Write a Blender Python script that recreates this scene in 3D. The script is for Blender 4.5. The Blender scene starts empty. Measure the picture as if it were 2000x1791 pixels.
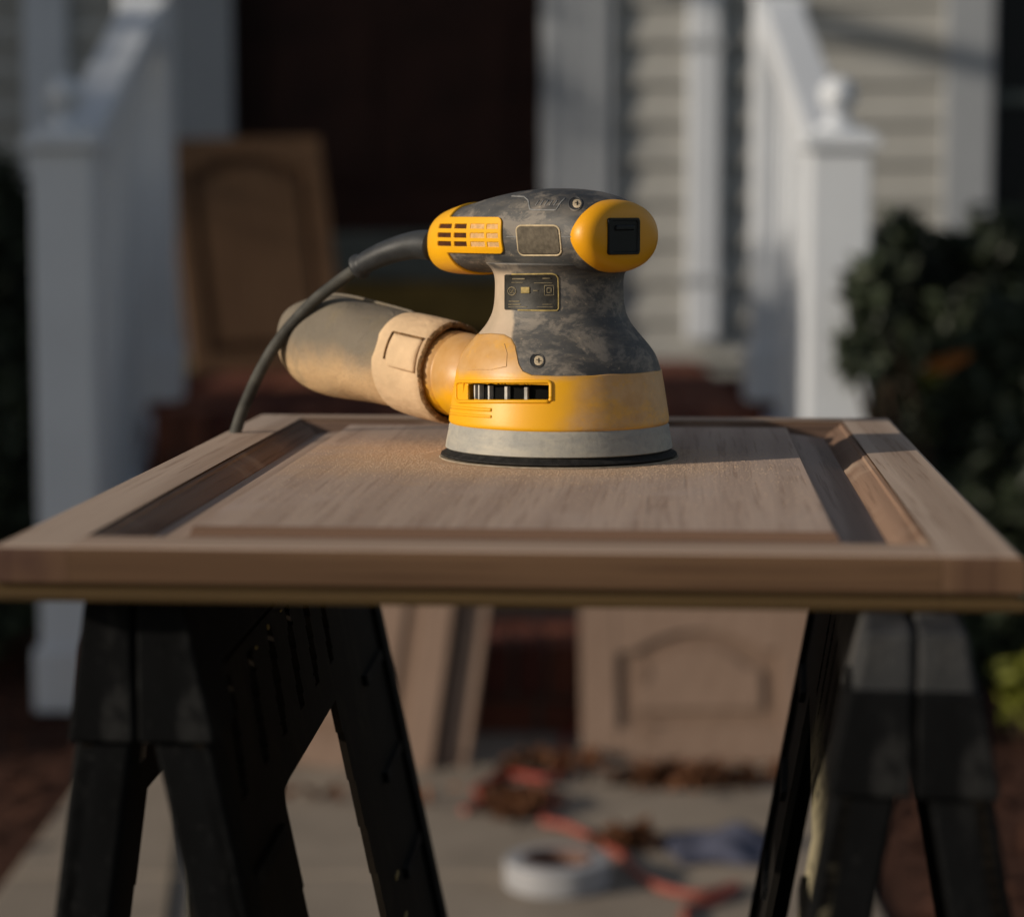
import bpy, bmesh, math, random
from mathutils import Vector, Matrix
from mathutils.bvhtree import BVHTree
rnd = random.Random(7)
S = bpy.context.scene
COL = S.collection
R = math.radians

# ------------------------------------------------------------------ camera, light
H = 0.95                      # camera height above the walkway
FPX = 4660.0                  # focal length in photo pixels (photo is 2000 wide)
PITCH = math.atan(490.5 / FPX)
cam_d = bpy.data.cameras.new('camera'); cam = bpy.data.objects.new('camera', cam_d); COL.objects.link(cam)
cam.location = (0, 0, H); cam.rotation_euler = (math.pi / 2 - PITCH, 0, 0)
cam_d.sensor_width = 36; cam_d.lens = 36 * FPX / 2000; cam_d.clip_start = 0.02; cam_d.clip_end = 400
cam_d.dof.use_dof = True; cam_d.dof.focus_distance = 1.262; cam_d.dof.aperture_fstop = 5.2
cam_d.dof.aperture_blades = 9
S.camera = cam

SUN_EL, SUN_AZ = R(17), R(23)          # light travels towards +X and a little +Y
to_sun = Vector((-math.cos(SUN_AZ) * math.cos(SUN_EL), -math.sin(SUN_AZ) * math.cos(SUN_EL), math.sin(SUN_EL)))
w = bpy.data.worlds.new('World'); S.world = w; w.use_nodes = True
nt = w.node_tree
sky = nt.nodes.new('ShaderNodeTexSky'); sky.sky_type = 'NISHITA'; sky.sun_disc = False
sky.sun_elevation = SUN_EL; sky.sun_rotation = math.atan2(to_sun.x, to_sun.y)
bg = nt.nodes['Background']; bg.inputs['Strength'].default_value = 0.075
hs_ = nt.nodes.new('ShaderNodeHueSaturation'); hs_.inputs['Saturation'].default_value = 0.62
nt.links.new(sky.outputs[0], hs_.inputs['Color']); nt.links.new(hs_.outputs[0], bg.inputs[0])
sd = bpy.data.lights.new('sun', 'SUN'); sd.energy = 3.4; sd.angle = R(0.6); sd.color = (1.0, 0.88, 0.72)
sun = bpy.data.objects.new('sun', sd); COL.objects.link(sun)
sun.rotation_euler = to_sun.to_track_quat('Z', 'Y').to_euler(); sun.location = (-4, -2, 5)
S.view_settings.view_transform = 'Standard'; S.view_settings.look = 'None'
S.view_settings.exposure = 0.0; S.view_settings.gamma = 1; S.view_settings.use_curve_mapping = False

# ------------------------------------------------------------------ helpers
FW = Vector((0, math.cos(PITCH), -math.sin(PITCH))); UP = Vector((0, math.sin(PITCH), math.cos(PITCH)))
CAM = Vector((0, 0, H))
def ray(px, py): return Vector((1, 0, 0)) * ((px - 1000) / FPX) + UP * ((895.5 - py) / FPX) + FW
def at(px, py, Y):
    d = ray(px, py); return CAM + d * (Y / d.y)
def atz(px, py, z):
    d = ray(px, py); return CAM + d * ((z - H) / d.z)
def proj(p):
    q = Vector(p) - CAM; d = q.dot(FW)
    return 1000 + q.x / d * FPX, 895.5 - q.dot(UP) / d * FPX

def thing(name, label, cat, loc=(0, 0, 0), rz=0.0, group=None):
    o = bpy.data.objects.new(name, None); COL.objects.link(o); o.empty_display_size = 0.1
    o.location = loc; o.rotation_euler = (0, 0, rz)
    o['label'] = label; o['category'] = cat
    if group: o['group'] = group
    o['_m'] = 1
    return o
def tmat(o):
    return Matrix.Translation(o.location) @ o.rotation_euler.to_matrix().to_4x4()
def tag(o, label, cat, group=None):
    o['label'] = label; o['category'] = cat
    if group: o['group'] = group
    return o

class MB:
    """collects verts and faces, then becomes ONE mesh object"""
    def __init__(s): s.v = []; s.f = []; s.mi = []
    def add(s, vs, fs, mi=0):
        b = len(s.v); s.v.extend(Vector(v) for v in vs)
        for f in fs: s.f.append([b + i for i in f]); s.mi.append(mi)
        return s
    def box(s, lo, hi, M=None, mi=0):
        (x0, y0, z0), (x1, y1, z1) = lo, hi
        vs = [Vector(p) for p in ((x0,y0,z0),(x1,y0,z0),(x1,y1,z0),(x0,y1,z0),(x0,y0,z1),(x1,y0,z1),(x1,y1,z1),(x0,y1,z1))]
        if M is not None: vs = [M @ v for v in vs]
        return s.hexa(vs, mi)
    def hexa(s, vs, mi=0):
        return s.add(vs, [(0,3,2,1),(4,5,6,7),(0,1,5,4),(1,2,6,5),(2,3,7,6),(3,0,4,7)], mi)
    def prism(s, poly, fn, a, b, mi=0):
        n = len(poly); vs = [fn(p, a) for p in poly] + [fn(p, b) for p in poly]
        fs = [[i, (i + 1) % n, n + (i + 1) % n, n + i] for i in range(n)] + [list(range(n))[::-1], list(range(n, 2 * n))]
        return s.add(vs, fs, mi)
    def rings(s, rings, closed=True, caps=True, mi=0, skip=None):
        n = len(rings[0]); b = len(s.v)
        for r in rings: s.v.extend(Vector(p) for p in r)
        for i in range(len(rings) - 1):
            for j in range(n if closed else n - 1):
                if skip and skip(i, j): continue
                k = (j + 1) % n
                s.f.append([b + i*n + j, b + i*n + k, b + (i+1)*n + k, b + (i+1)*n + j]); s.mi.append(mi)
        if caps and closed:
            s.f.append([b + j for j in range(n)][::-1]); s.mi.append(mi)
            e = b + (len(rings) - 1) * n
            s.f.append([e + j for j in range(n)]); s.mi.append(mi)
        return s
    def lathe(s, prof, n=64, c=(0, 0, 0), mi=0, caps=True):
        return s.rings([[(c[0] + r*math.cos(2*math.pi*j/n), c[1] + r*math.sin(2*math.pi*j/n), c[2] + z) for j in range(n)] for r, z in prof], mi=mi, caps=caps)
    def tube(s, pts, rad, n=12, mi=0):
        pts = [Vector(p) for p in pts]
        if not isinstance(rad, (list, tuple)): rad = [rad] * len(pts)
        rs = []; nrm = None
        for i, p in enumerate(pts):
            t = (pts[min(i+1, len(pts)-1)] - pts[max(i-1, 0)]).normalized()
            if nrm is None: nrm = t.orthogonal().normalized()
            nrm = (nrm - t * nrm.dot(t)).normalized(); bn = t.cross(nrm)
            rs.append([p + (nrm*math.cos(2*math.pi*j/n) + bn*math.sin(2*math.pi*j/n)) * rad[i] for j in range(n)])
        return s.rings(rs, mi=mi)
    def build(s, name, mats, parent=None, world=False, smooth=False, bevel=0, kind=None, seg=2, sub=0, solid=0, fixn=True):
        me = bpy.data.meshes.new(name); vs = s.v
        if parent is not None and world:
            inv = tmat(parent).inverted(); vs = [inv @ v for v in vs]
        c = Vector((0, 0, 0))
        if vs:
            lo = [min(v[i] for v in vs) for i in range(3)]; hi = [max(v[i] for v in vs) for i in range(3)]
            c = Vector(((lo[0]+hi[0])/2, (lo[1]+hi[1])/2, lo[2]))
        me.from_pydata([tuple(v - c) for v in vs], [], s.f)
        if not isinstance(mats, (list, tuple)): mats = [mats]
        for m in mats: me.materials.append(m)
        if len(mats) > 1: me.polygons.foreach_set('material_index', s.mi)
        if fixn:
            bm = bmesh.new(); bm.from_mesh(me); bmesh.ops.recalc_face_normals(bm, faces=bm.faces); bm.to_mesh(me); bm.free()
        if smooth:
            me.polygons.foreach_set('use_smooth', [True] * len(me.polygons))
            if smooth != 'all': me.set_sharp_from_angle(angle=R(38))
        o = bpy.data.objects.new(name, me); COL.objects.link(o); o.location = c
        if parent is not None: o.parent = parent
        if kind: o['kind'] = kind
        if solid:
            m = o.modifiers.new('solid', 'SOLIDIFY'); m.thickness = solid; m.offset = -1
        if bevel:
            m = o.modifiers.new('bevel', 'BEVEL'); m.width = bevel; m.segments = seg; m.limit_method = 'ANGLE'; m.angle_limit = R(40)
            m.harden_normals = False
        if sub:
            m = o.modifiers.new('sub', 'SUBSURF'); m.levels = sub; m.render_levels = sub
        return o

def share(o, name, loc, parent=None, rot=None, scale=None):
    c = bpy.data.objects.new(name, o.data); COL.objects.link(c); c.location = loc
    if rot is not None: c.rotation_euler = rot
    if scale is not None: c.scale = scale
    if parent is not None: c.parent = parent
    for m in o.modifiers:
        k = c.modifiers.new(m.name, m.type)
        for a in ('width', 'segments', 'limit_method', 'angle_limit'):
            if hasattr(m, a): setattr(k, a, getattr(m, a))
    return c

def spline(pts, n=8):
    pts = [Vector(p) for p in pts]; out = []
    for i in range(len(pts) - 1):
        p0 = pts[max(i-1, 0)]; p1 = pts[i]; p2 = pts[i+1]; p3 = pts[min(i+2, len(pts)-1)]
        for k in range(n):
            t = k / n
            out.append(0.5*((2*p1) + (p2-p0)*t + (2*p0-5*p1+4*p2-p3)*t*t + (3*p1-p0-3*p2+p3)*t*t*t))
    out.append(pts[-1]); return out
def lerp(tab, x):
    if x <= tab[0][0]: return tab[0][1:]
    for a, b in zip(tab, tab[1:]):
        if x <= b[0]:
            t = (x - a[0]) / (b[0] - a[0]); t2 = t
            return tuple(p + (q - p) * t2 for p, q in zip(a[1:], b[1:]))
    return tab[-1][1:]
def smoothtab(tab, x):
    """Catmull-Rom through a table"""
    n = len(tab)
    if x <= tab[0][0]: return tab[0][1:]
    if x >= tab[-1][0]: return tab[-1][1:]
    for i in range(n - 1):
        if x <= tab[i+1][0]:
            t = (x - tab[i][0]) / (tab[i+1][0] - tab[i][0]); out = []
            for k in range(1, len(tab[0])):
                y0, y1 = tab[i][k], tab[i+1][k]; h = tab[i+1][0] - tab[i][0]
                m0 = (tab[i+1][k]-tab[i-1][k])/(tab[i+1][0]-tab[i-1][0]) if i > 0 else (y1-y0)/h
                m1 = (tab[i+2][k]-tab[i][k])/(tab[i+2][0]-tab[i][0]) if i+2 < n else (y1-y0)/h
                out.append((2*t**3-3*t**2+1)*y0 + (t**3-2*t**2+t)*h*m0 + (-2*t**3+3*t**2)*y1 + (t**3-t**2)*h*m1)
            return tuple(out)

# ------------------------------------------------------------------ materials
class NT:
    def __init__(s, name, rough=0.6, spec=0.5):
        s.m = bpy.data.materials.new(name); s.m.use_nodes = True; s.t = s.m.node_tree
        s.b = s.t.nodes['Principled BSDF']; s.b.inputs['Roughness'].default_value = rough
        s.b.inputs['Specular IOR Level'].default_value = spec
        s.tc = s.t.nodes.new('ShaderNodeTexCoord')
    def n(s, typ, **kw):
        o = s.t.nodes.new(typ)
        for k, v in kw.items(): setattr(o, k, v)
        return o
    def link(s, a, b): s.t.links.new(a, b)
    def mp(s, scale=(1,1,1), rot=(0,0,0), loc=(0,0,0), src='Object'):
        m = s.n('ShaderNodeMapping'); m.inputs['Scale'].default_value = scale; m.inputs['Rotation'].default_value = rot
        m.inputs['Location'].default_value = loc
        s.link(s.tc.outputs[src], m.inputs[0]); return m.outputs[0]
    def noise(s, vec, scale, detail=4, rough=0.55, dist=0.0):
        n = s.n('ShaderNodeTexNoise'); n.inputs['Scale'].default_value = scale; n.inputs['Detail'].default_value = detail
        n.inputs['Roughness'].default_value = rough; n.inputs['Distortion'].default_value = dist
        s.link(vec, n.inputs['Vector']); return n.outputs['Fac']
    def ramp(s, fac, stops):
        r = s.n('ShaderNodeValToRGB'); e = r.color_ramp.elements
        while len(e) < len(stops): e.new(0.5)
        for i, (p, c) in enumerate(stops):
            e[i].position = p; e[i].color = (*c, 1) if not isinstance(c, (int, float)) else (c, c, c, 1)
        s.link(fac, r.inputs[0]); return r.outputs[0]
    def mix(s, fac, a, b, mode='MIX'):
        m = s.n('ShaderNodeMix', data_type='RGBA', blend_type=mode)
        for v, i in ((fac, 0), (a, 6), (b, 7)):
            if isinstance(v, (int, float)): m.inputs[i].default_value = v if i == 0 else (v, v, v, 1)
            elif isinstance(v, tuple): m.inputs[i].default_value = (*v, 1)
            else: s.link(v, m.inputs[i])
        return m.outputs[2]
    def math(s, op, a, b=0.0, c=None, clamp=False):
        m = s.n('ShaderNodeMath', operation=op); m.use_clamp = clamp
        for i, v in enumerate((a, b) if c is None else (a, b, c)):
            if isinstance(v, (int, float)): m.inputs[i].default_value = v
            else: s.link(v, m.inputs[i])
        return m.outputs[0]
    def rng(s, v, a, b, c=0.0, d=1.0):
        m = s.n('ShaderNodeMapRange'); m.interpolation_type = 'SMOOTHSTEP'
        for i, x in enumerate((v, a, b, c, d)):
            if isinstance(x, (int, float)): m.inputs[i].default_value = x
            else: s.link(x, m.inputs[i])
        return m.outputs[0]
    def sep(s, vec):
        x = s.n('ShaderNodeSeparateXYZ'); s.link(vec, x.inputs[0]); return x.outputs
    def color(s, v):
        if isinstance(v, tuple): s.b.inputs['Base Color'].default_value = (*v, 1)
        else: s.link(v, s.b.inputs['Base Color'])
    def rough(s, v): s.link(v, s.b.inputs['Roughness'])
    def bump(s, h, strength=0.3, dist=0.001):
        b = s.n('ShaderNodeBump'); b.inputs['Strength'].default_value = strength; b.inputs['Distance'].default_value = dist
        s.link(h, b.inputs['Height']); s.link(b.outputs[0], s.b.inputs['Normal'])
def plain(name, col, rough=0.6, var=0.25, scale=30, spec=0.5, bump=0.1, bd=0.0005):
    t = NT(name, rough, spec); v = t.mp()
    f = t.noise(v, scale, 5); g = t.noise(v, scale * 6, 3)
    c = t.ramp(f, [(0.3, tuple(x*(1-var) for x in col)), (0.7, tuple(min(1, x*(1+var)) for x in col))])
    t.color(c); t.bump(g, bump, bd); return t.m

def wood(name, a, b, dark, axis=1, sc=1.0, rough=0.62, wav=0.5, seed=0.0, blotch=None):
    """grain runs along axis"""
    t = NT(name, 0.8, 0.12)
    s = [1.0, 1.0, 1.0]; s[axis] = 0.07
    v = t.mp(tuple(x * sc for x in s), loc=(seed, seed*1.7, seed*.3))
    s2 = [1.0, 1.0, 1.0]; s2[axis] = 0.02
    v2 = t.mp(tuple(x * sc for x in s2), loc=(seed, seed, 0))
    warp = t.noise(v, 14, 2)
    wv = t.n('ShaderNodeTexWave', wave_type='BANDS', bands_direction='X' if axis != 0 else 'Y')
    wv.inputs['Scale'].default_value = 9 ; wv.inputs['Distortion'].default_value = 22.0; wv.inputs['Detail'].default_value = 2
    wv.inputs['Detail Scale'].default_value = 0.6; wv.inputs['Detail Roughness'].default_value = 0.5
    t.link(v, wv.inputs['Vector'])
    big = t.noise(v, 9, 3); fine = t.noise(v2, 420, 3, 0.6); mid = t.noise(v2, 120, 3)
    c = t.ramp(big, [(0.3, b), (0.7, a)])
    band = t.rng(wv.outputs['Fac'], 0.25, 0.9)
    c = t.mix(t.math('MULTIPLY', band, wav), c, dark)
    pore = t.rng(fine, 0.54, 0.66)
    c = t.mix(t.math('MULTIPLY', pore, 0.45), c, dark)
    c = t.mix(t.math('MULTIPLY', t.rng(mid, 0.5, 0.75), 0.18), c, dark)
    if blotch:
        bl = t.noise(t.mp(loc=(seed, 3, 1)), 9, 4)
        c = t.mix(t.rng(bl, 0.50, 0.72), c, blotch)
    t.color(c)
    h = t.math('ADD', t.math('MULTIPLY', fine, -1.0), t.math('MULTIPLY', mid, -0.5))
    t.bump(h, 0.35, 0.0006)
    return t.m

M = {}
M['oak_y'] = wood('oak_y', (0.52, 0.39, 0.315), (0.43, 0.32, 0.25), (0.24, 0.155, 0.115), 1, wav=0.22, blotch=(0.47, 0.36, 0.30))
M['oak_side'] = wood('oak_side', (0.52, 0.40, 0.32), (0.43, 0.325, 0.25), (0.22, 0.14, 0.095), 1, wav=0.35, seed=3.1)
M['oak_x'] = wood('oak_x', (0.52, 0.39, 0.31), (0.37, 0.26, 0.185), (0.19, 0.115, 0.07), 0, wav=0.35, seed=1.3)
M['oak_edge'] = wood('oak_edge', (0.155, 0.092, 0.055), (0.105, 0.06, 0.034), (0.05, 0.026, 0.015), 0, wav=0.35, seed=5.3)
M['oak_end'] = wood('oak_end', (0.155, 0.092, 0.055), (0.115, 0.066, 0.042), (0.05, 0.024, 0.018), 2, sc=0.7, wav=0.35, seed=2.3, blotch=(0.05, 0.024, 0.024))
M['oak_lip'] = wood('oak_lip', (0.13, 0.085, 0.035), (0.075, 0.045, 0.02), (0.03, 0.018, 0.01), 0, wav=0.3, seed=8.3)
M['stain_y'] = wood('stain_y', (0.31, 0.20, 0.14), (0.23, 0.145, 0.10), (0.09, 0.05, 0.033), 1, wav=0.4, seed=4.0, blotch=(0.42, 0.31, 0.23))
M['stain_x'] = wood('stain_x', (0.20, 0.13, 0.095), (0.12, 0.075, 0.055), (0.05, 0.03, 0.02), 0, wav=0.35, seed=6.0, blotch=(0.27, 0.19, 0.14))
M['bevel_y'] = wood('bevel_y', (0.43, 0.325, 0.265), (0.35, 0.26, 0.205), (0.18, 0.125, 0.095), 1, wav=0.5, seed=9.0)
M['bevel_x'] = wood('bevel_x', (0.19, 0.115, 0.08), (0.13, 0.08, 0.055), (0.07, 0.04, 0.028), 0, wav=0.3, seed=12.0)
M['brown_door'] = wood('brown_door', (0.17, 0.098, 0.055), (0.13, 0.074, 0.042), (0.07, 0.035, 0.018), 2, wav=0.25)
M['brown_dark'] = wood('brown_dark', (0.10, 0.052, 0.028), (0.07, 0.036, 0.02), (0.04, 0.02, 0.01), 2, wav=0.25)
M['pale_door'] = wood('pale_door', (0.25, 0.175, 0.135), (0.21, 0.145, 0.11), (0.14, 0.09, 0.065), 2, wav=0.2)
M['pale_groove'] = wood('pale_groove', (0.22, 0.15, 0.11), (0.18, 0.12, 0.09), (0.12, 0.08, 0.06), 2, wav=0.2)
M['black_plastic'] = plain('black_plastic', (0.0055, 0.0057, 0.0062), 0.6, 0.3, 60, 0.12, 0.25, 0.0004)
M['black_dusty'] = plain('black_dusty', (0.055, 0.056, 0.058), 0.7, 0.35, 25, 0.25, 0.25, 0.0004)
M['horse_web'] = plain('horse_web', (0.008, 0.0068, 0.0058), 0.65, 0.4, 30, 0.12, 0.3, 0.0006)
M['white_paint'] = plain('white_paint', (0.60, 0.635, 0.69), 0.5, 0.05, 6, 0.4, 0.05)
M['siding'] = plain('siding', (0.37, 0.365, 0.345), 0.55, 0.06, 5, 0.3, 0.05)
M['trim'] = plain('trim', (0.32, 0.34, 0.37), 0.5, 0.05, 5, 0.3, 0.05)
M['door_dark'] = plain('door_dark', (0.026, 0.010, 0.007), 0.6, 0.4, 6, 0.15, 0.1)
M['kick_grey'] = plain('kick_grey', (0.11, 0.125, 0.115), 0.6, 0.15, 6, 0.2, 0.1)
M['brass'] = plain('brass', (0.17, 0.115, 0.03), 0.6, 0.2, 10, 0.3, 0.05)
M['brass'].node_tree.nodes['Principled BSDF'].inputs['Metallic'].default_value = 0.3
M['glass_dark'] = plain('glass_dark', (0.006, 0.007, 0.009), 0.35, 0.1, 4, 0.25, 0.0)
M['concrete'] = plain('concrete', (0.27, 0.225, 0.18), 0.9, 0.14, 7, 0.2, 0.5, 0.002)
M['mulch'] = plain('mulch', (0.075, 0.035, 0.024), 0.95, 0.55, 18, 0.1, 0.9, 0.02)
M['grass_ground'] = plain('grass_ground', (0.06, 0.065, 0.03), 0.95, 0.4, 2, 0.1, 0.6, 0.02)
M['mortar'] = plain('mortar', (0.15, 0.11, 0.09), 0.95, 0.2, 30, 0.1, 0.4, 0.002)
M['leaf_dark'] = plain('leaf_dark', (0.034, 0.044, 0.026), 0.45, 0.75, 9, 0.3, 0.0)
M['leaf_tree'] = plain('leaf_tree', (0.045, 0.07, 0.025), 0.5, 0.4, 3, 0.3, 0.0)
M['leaf_orange'] = plain('leaf_orange', (0.42, 0.15, 0.035), 0.6, 0.3, 30, 0.2, 0.1)
M['leaf_lime'] = plain('leaf_lime', (0.14, 0.15, 0.02), 0.55, 0.4, 20, 0.2, 0.1)
M['leaf_litter'] = plain('leaf_litter', (0.11, 0.045, 0.02), 0.8, 0.6, 14, 0.2, 0.2)
M['bark'] = plain('bark', (0.06, 0.042, 0.03), 0.9, 0.4, 12, 0.1, 0.8, 0.01)
M['cord_orange'] = plain('cord_orange', (0.28, 0.065, 0.045), 0.5, 0.15, 20, 0.4, 0.0)
M['cord_red'] = plain('cord_red', (0.25, 0.03, 0.02), 0.6, 0.15, 20, 0.3, 0.0)
M['tape_white'] = plain('tape_white', (0.31, 0.31, 0.325), 0.75, 0.12, 20, 0.3, 0.1)
M['tape_core'] = plain('tape_core', (0.16, 0.095, 0.075), 0.8, 0.2, 30, 0.2, 0.1)
M['blue_cloth'] = plain('blue_cloth', (0.07, 0.075, 0.11), 0.9, 0.35, 12, 0.1, 0.5, 0.004)
M['roof'] = plain('roof', (0.06, 0.06, 0.06), 0.9, 0.3, 12, 0.1, 0.5, 0.01)
for k, c in (('brick_a', (0.16, 0.055, 0.034)), ('brick_b', (0.11, 0.038, 0.027)), ('brick_c', (0.20, 0.075, 0.045))):
    M[k] = plain(k, c, 0.9, 0.25, 25, 0.15, 0.5, 0.002)

def scuffed(name, col, dust, amt, lo=0.52):
    t = NT(name, 0.7, 0.06); v = t.mp((1, 1, 0.5))
    c = t.ramp(t.noise(v, 50, 4), [(0.3, tuple(x*.7 for x in col)), (0.7, tuple(x*1.3 for x in col))])
    f = t.math('MULTIPLY', t.rng(t.noise(v, 26, 7, 0.7, 0.4), lo, lo + .14), amt)
    c = t.mix(f, c, dust)
    c = t.mix(t.math('MULTIPLY', t.rng(t.noise(t.mp(), 330, 3, 0.6), 0.62, 0.72), amt*.7), c, dust)
    t.color(c); t.bump(t.noise(t.mp(), 300, 4), 0.3, 0.0005); return t.m
M['black_plastic'] = scuffed('black_plastic', (0.004, 0.0043, 0.0048), (0.04, 0.04, 0.04), 0.45)
M['horse_web'] = scuffed('horse_web', (0.011, 0.0085, 0.0065), (0.04, 0.032, 0.022), 0.4)
t = NT('web_sun_patch', 0.75, 0.1); v = t.mp((1, .6, 1)); x, y, z = t.sep(t.tc.outputs['Object'])
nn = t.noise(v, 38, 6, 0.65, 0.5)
f = t.math('MULTIPLY', t.rng(t.math('ADD', z, t.math('MULTIPLY', nn, 0.05)), 0.675, 0.715, 1.0, 0.0), t.rng(t.math('ADD', y, t.math('MULTIPLY', nn, 0.12)), 0.03, 0.10, 1.0, 0.0))  # sunlight painted in: pale olive over the lower near web, broken by noise
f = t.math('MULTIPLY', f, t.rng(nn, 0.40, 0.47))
t.color(t.mix(f, (0.008, 0.007, 0.006), t.ramp(t.noise(v, 90, 4), [(0.3, (0.24, 0.21, 0.13)), (0.7, (0.36, 0.32, 0.22))]))); M['web_sun_patch'] = t.m
M['black_dusty'] = scuffed('black_dusty', (0.034, 0.035, 0.037), (0.11, 0.105, 0.10), 0.6, 0.48)
t = M['oak_y']; 
def field_wood():
    m = M['oak_y'].copy(); m.name = 'oak_field'; n = m.node_tree; b_ = n.nodes['Principled BSDF']; l = b_.inputs['Base Color'].links[0]; src = l.from_socket
    N_ = lambda t_: n.nodes.new(t_)
    tc = [x for x in n.nodes if x.type == 'TEX_COORD'][0]
    mp = N_('ShaderNodeMapping'); mp.inputs['Location'].default_value = (0.030, -0.045, 0); mp.inputs['Scale'].default_value = (1, 1.1, 0); n.links.new(tc.outputs['Object'], mp.inputs[0])
    ln = N_('ShaderNodeVectorMath'); ln.operation = 'LENGTH'; n.links.new(mp.outputs[0], ln.inputs[0])
    ns = N_('ShaderNodeTexNoise'); ns.inputs['Scale'].default_value = 38; ns.inputs['Detail'].default_value = 6; n.links.new(tc.outputs['Object'], ns.inputs['Vector'])
    ad = N_('ShaderNodeMath'); ad.operation = 'MULTIPLY_ADD'; n.links.new(ns.outputs['Fac'], ad.inputs[0]); ad.inputs[1].default_value = -0.11; n.links.new(ln.outputs['Value'], ad.inputs[2])
    mr = N_('ShaderNodeMapRange'); n.links.new(ad.outputs[0], mr.inputs[0]); mr.inputs[1].default_value = 0.0; mr.inputs[2].default_value = 0.085; mr.inputs[3].default_value = 0.72; mr.inputs[4].default_value = 0.0
    mx = N_('ShaderNodeMix'); mx.data_type = 'RGBA'; n.links.new(mr.outputs[0], mx.inputs[0]); n.links.new(src, mx.inputs[6]); mx.inputs[7].default_value = (0.56, 0.37, 0.22, 1)
    n.links.new(mx.outputs[2], b_.inputs['Base Color']); return m
M['oak_field'] = field_wood()
# sander materials
DUST = (0.52, 0.365, 0.235)
def yellow(name, dustfn=None, base=(0.86, 0.42, 0.006)):
    t = NT(name, 0.42, 0.45); v = t.mp()
    c = t.ramp(t.noise(v, 40, 4), [(0.3, tuple(x*0.92 for x in base)), (0.7, base)])
    if dustfn: c = t.mix(dustfn(t), c, t.ramp(t.noise(v, 90, 4), [(0.3, (0.50, 0.27, 0.095)), (0.7, (0.60, 0.37, 0.18))]))
    t.color(c); t.bump(t.noise(v, 900, 3), 0.15, 0.0003); return t.m
M['yellow'] = yellow('yellow')
def collar_dust(t):
    # object space of the sander part: x = front (switch), y = side; dust lies on the shoulder and round the front
    x, y, z = t.sep(t.tc.outputs['Object'])
    n = t.noise(t.mp(), 55, 5, 0.6)
    sh = t.rng(t.math('ADD', z, t.math('MULTIPLY', n, 0.008)), 0.0470, 0.0540)      # shoulder
    wx = t.math('MULTIPLY', t.math('ADD', x, y), 0.7071)
    fr = t.rng(t.math('ADD', wx, t.math('MULTIPLY', t.noise(t.mp(), 28, 3), 0.040)), 0.018, 0.040)
    low = t.rng(t.math('ADD', z, t.math('MULTIPLY', n, 0.012)), 0.007, 0.020)
    low = t.math('MULTIPLY_ADD', low, 0.6, 0.35)
    f = t.math('MAXIMUM', t.math('MULTIPLY', sh, 0.92), t.math('MULTIPLY', fr, low), clamp=True)
    f = t.math('MULTIPLY', f, t.math('MULTIPLY', t.rng(t.noise(t.mp(), 260, 3), 0.18, 0.42, 0.5, 0.95), t.rng(t.noise(t.mp((.6, .6, 1)), 75, 6, 0.65), 0.30, 0.52, 0.45, 1.0)))
    return f
M['yellow_collar'] = yellow('yellow_collar', collar_dust)
M['yellow_cap'] = yellow('yellow_cap', None, (0.80, 0.36, 0.004))
def port_dust(t):
    n = t.noise(t.mp(), 60, 4); z = t.sep(t.tc.outputs['Object'])[2]
    return t.math('MULTIPLY', t.rng(t.math('ADD', z, t.math('MULTIPLY', n, 0.03)), 0.040, 0.060), 0.9)
M['yellow_port'] = yellow('yellow_port', port_dust)

def body_mat(name, amount=1.0):
    t = NT(name, 0.5, 0.45); v = t.mp()
    x, y, z = t.sep(t.tc.outputs['Object'])
    plastic = t.ramp(t.noise(v, 120, 3), [(0.3, (0.014, 0.016, 0.019)), (0.7, (0.026, 0.028, 0.032))])
    film = t.noise(t.mp((1, 1, .7), (0.4, 0.3, 0)), 20, 6, 0.6, 0.5); smear = t.noise(t.mp((.8, .8, 1.2), (0.35, 0.5, 0.2)), 48, 8, 0.72, 0.35)
    speck = t.noise(v, 420, 3, 0.6)
    geo = t.n('ShaderNodeNewGeometry'); nz = t.sep(geo.outputs['Normal'])[2]
    c = t.mix(t.math('MULTIPLY', t.rng(film, 0.30, 0.66), 0.72*amount), plastic, (0.105, 0.102, 0.098))
    c = t.mix(t.math('MULTIPLY', t.rng(t.noise(t.mp((.4, .4, 1.6), (0.5, -0.3, 0)), 110, 6, 0.7, 0.3), 0.45, 0.66), 0.45*amount), c, (0.20, 0.17, 0.135))      # thin grey film
    s2 = t.math('MULTIPLY', t.rng(smear, 0.49, 0.60), 0.55*amount)
    c = t.mix(s2, c, (0.31, 0.265, 0.215))
    sp = t.math('MULTIPLY', t.rng(speck, 0.63, 0.74), 0.5*amount)
    c = t.mix(sp, c, (0.46, 0.36, 0.25))
    # caked dust on the rear left of the neck and shoulder
    k = t.math('ADD', t.math('MULTIPLY', t.math('ADD', x, y), 0.7071), t.math('MULTIPLY', t.noise(v, 70, 5, 0.6), 0.008))
    cake = t.math('MULTIPLY', t.rng(k, -0.0225, -0.0200, 1.0, 0.0), t.rng(z, 0.098, 0.103, 1.0, 0.0))
    if name == 'housing': c = t.mix(t.math('MULTIPLY', cake, 0.93), c, t.ramp(t.noise(v, 60, 4), [(0.3, (0.42, 0.33, 0.23)), (0.7, (0.55, 0.42, 0.30))]))
    t.color(c)
    t.rough(t.math('MULTIPLY_ADD', film, 0.45, 0.35))
    t.bump(t.noise(v, 700, 4), 0.25, 0.0004); return t.m
M['housing'] = body_mat('housing'); M['grip'] = body_mat('grip', 0.85)
M['recess'] = plain('recess', (0.06, 0.018, 0.004), 0.7, 0.4, 200, 0.2, 0.1)
M['cap_window'] = plain('cap_window', (0.005, 0.006, 0.008), 0.35, 0.3, 150, 0.22, 0.1)
M['hollow'] = plain('hollow', (0.005, 0.005, 0.005), 0.8, 0.2, 60, 0.1, 0.0)
M['dustline'] = plain('dustline', (0.50, 0.40, 0.26), 0.9, 0.2, 300, 0.1, 0.2)
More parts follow.
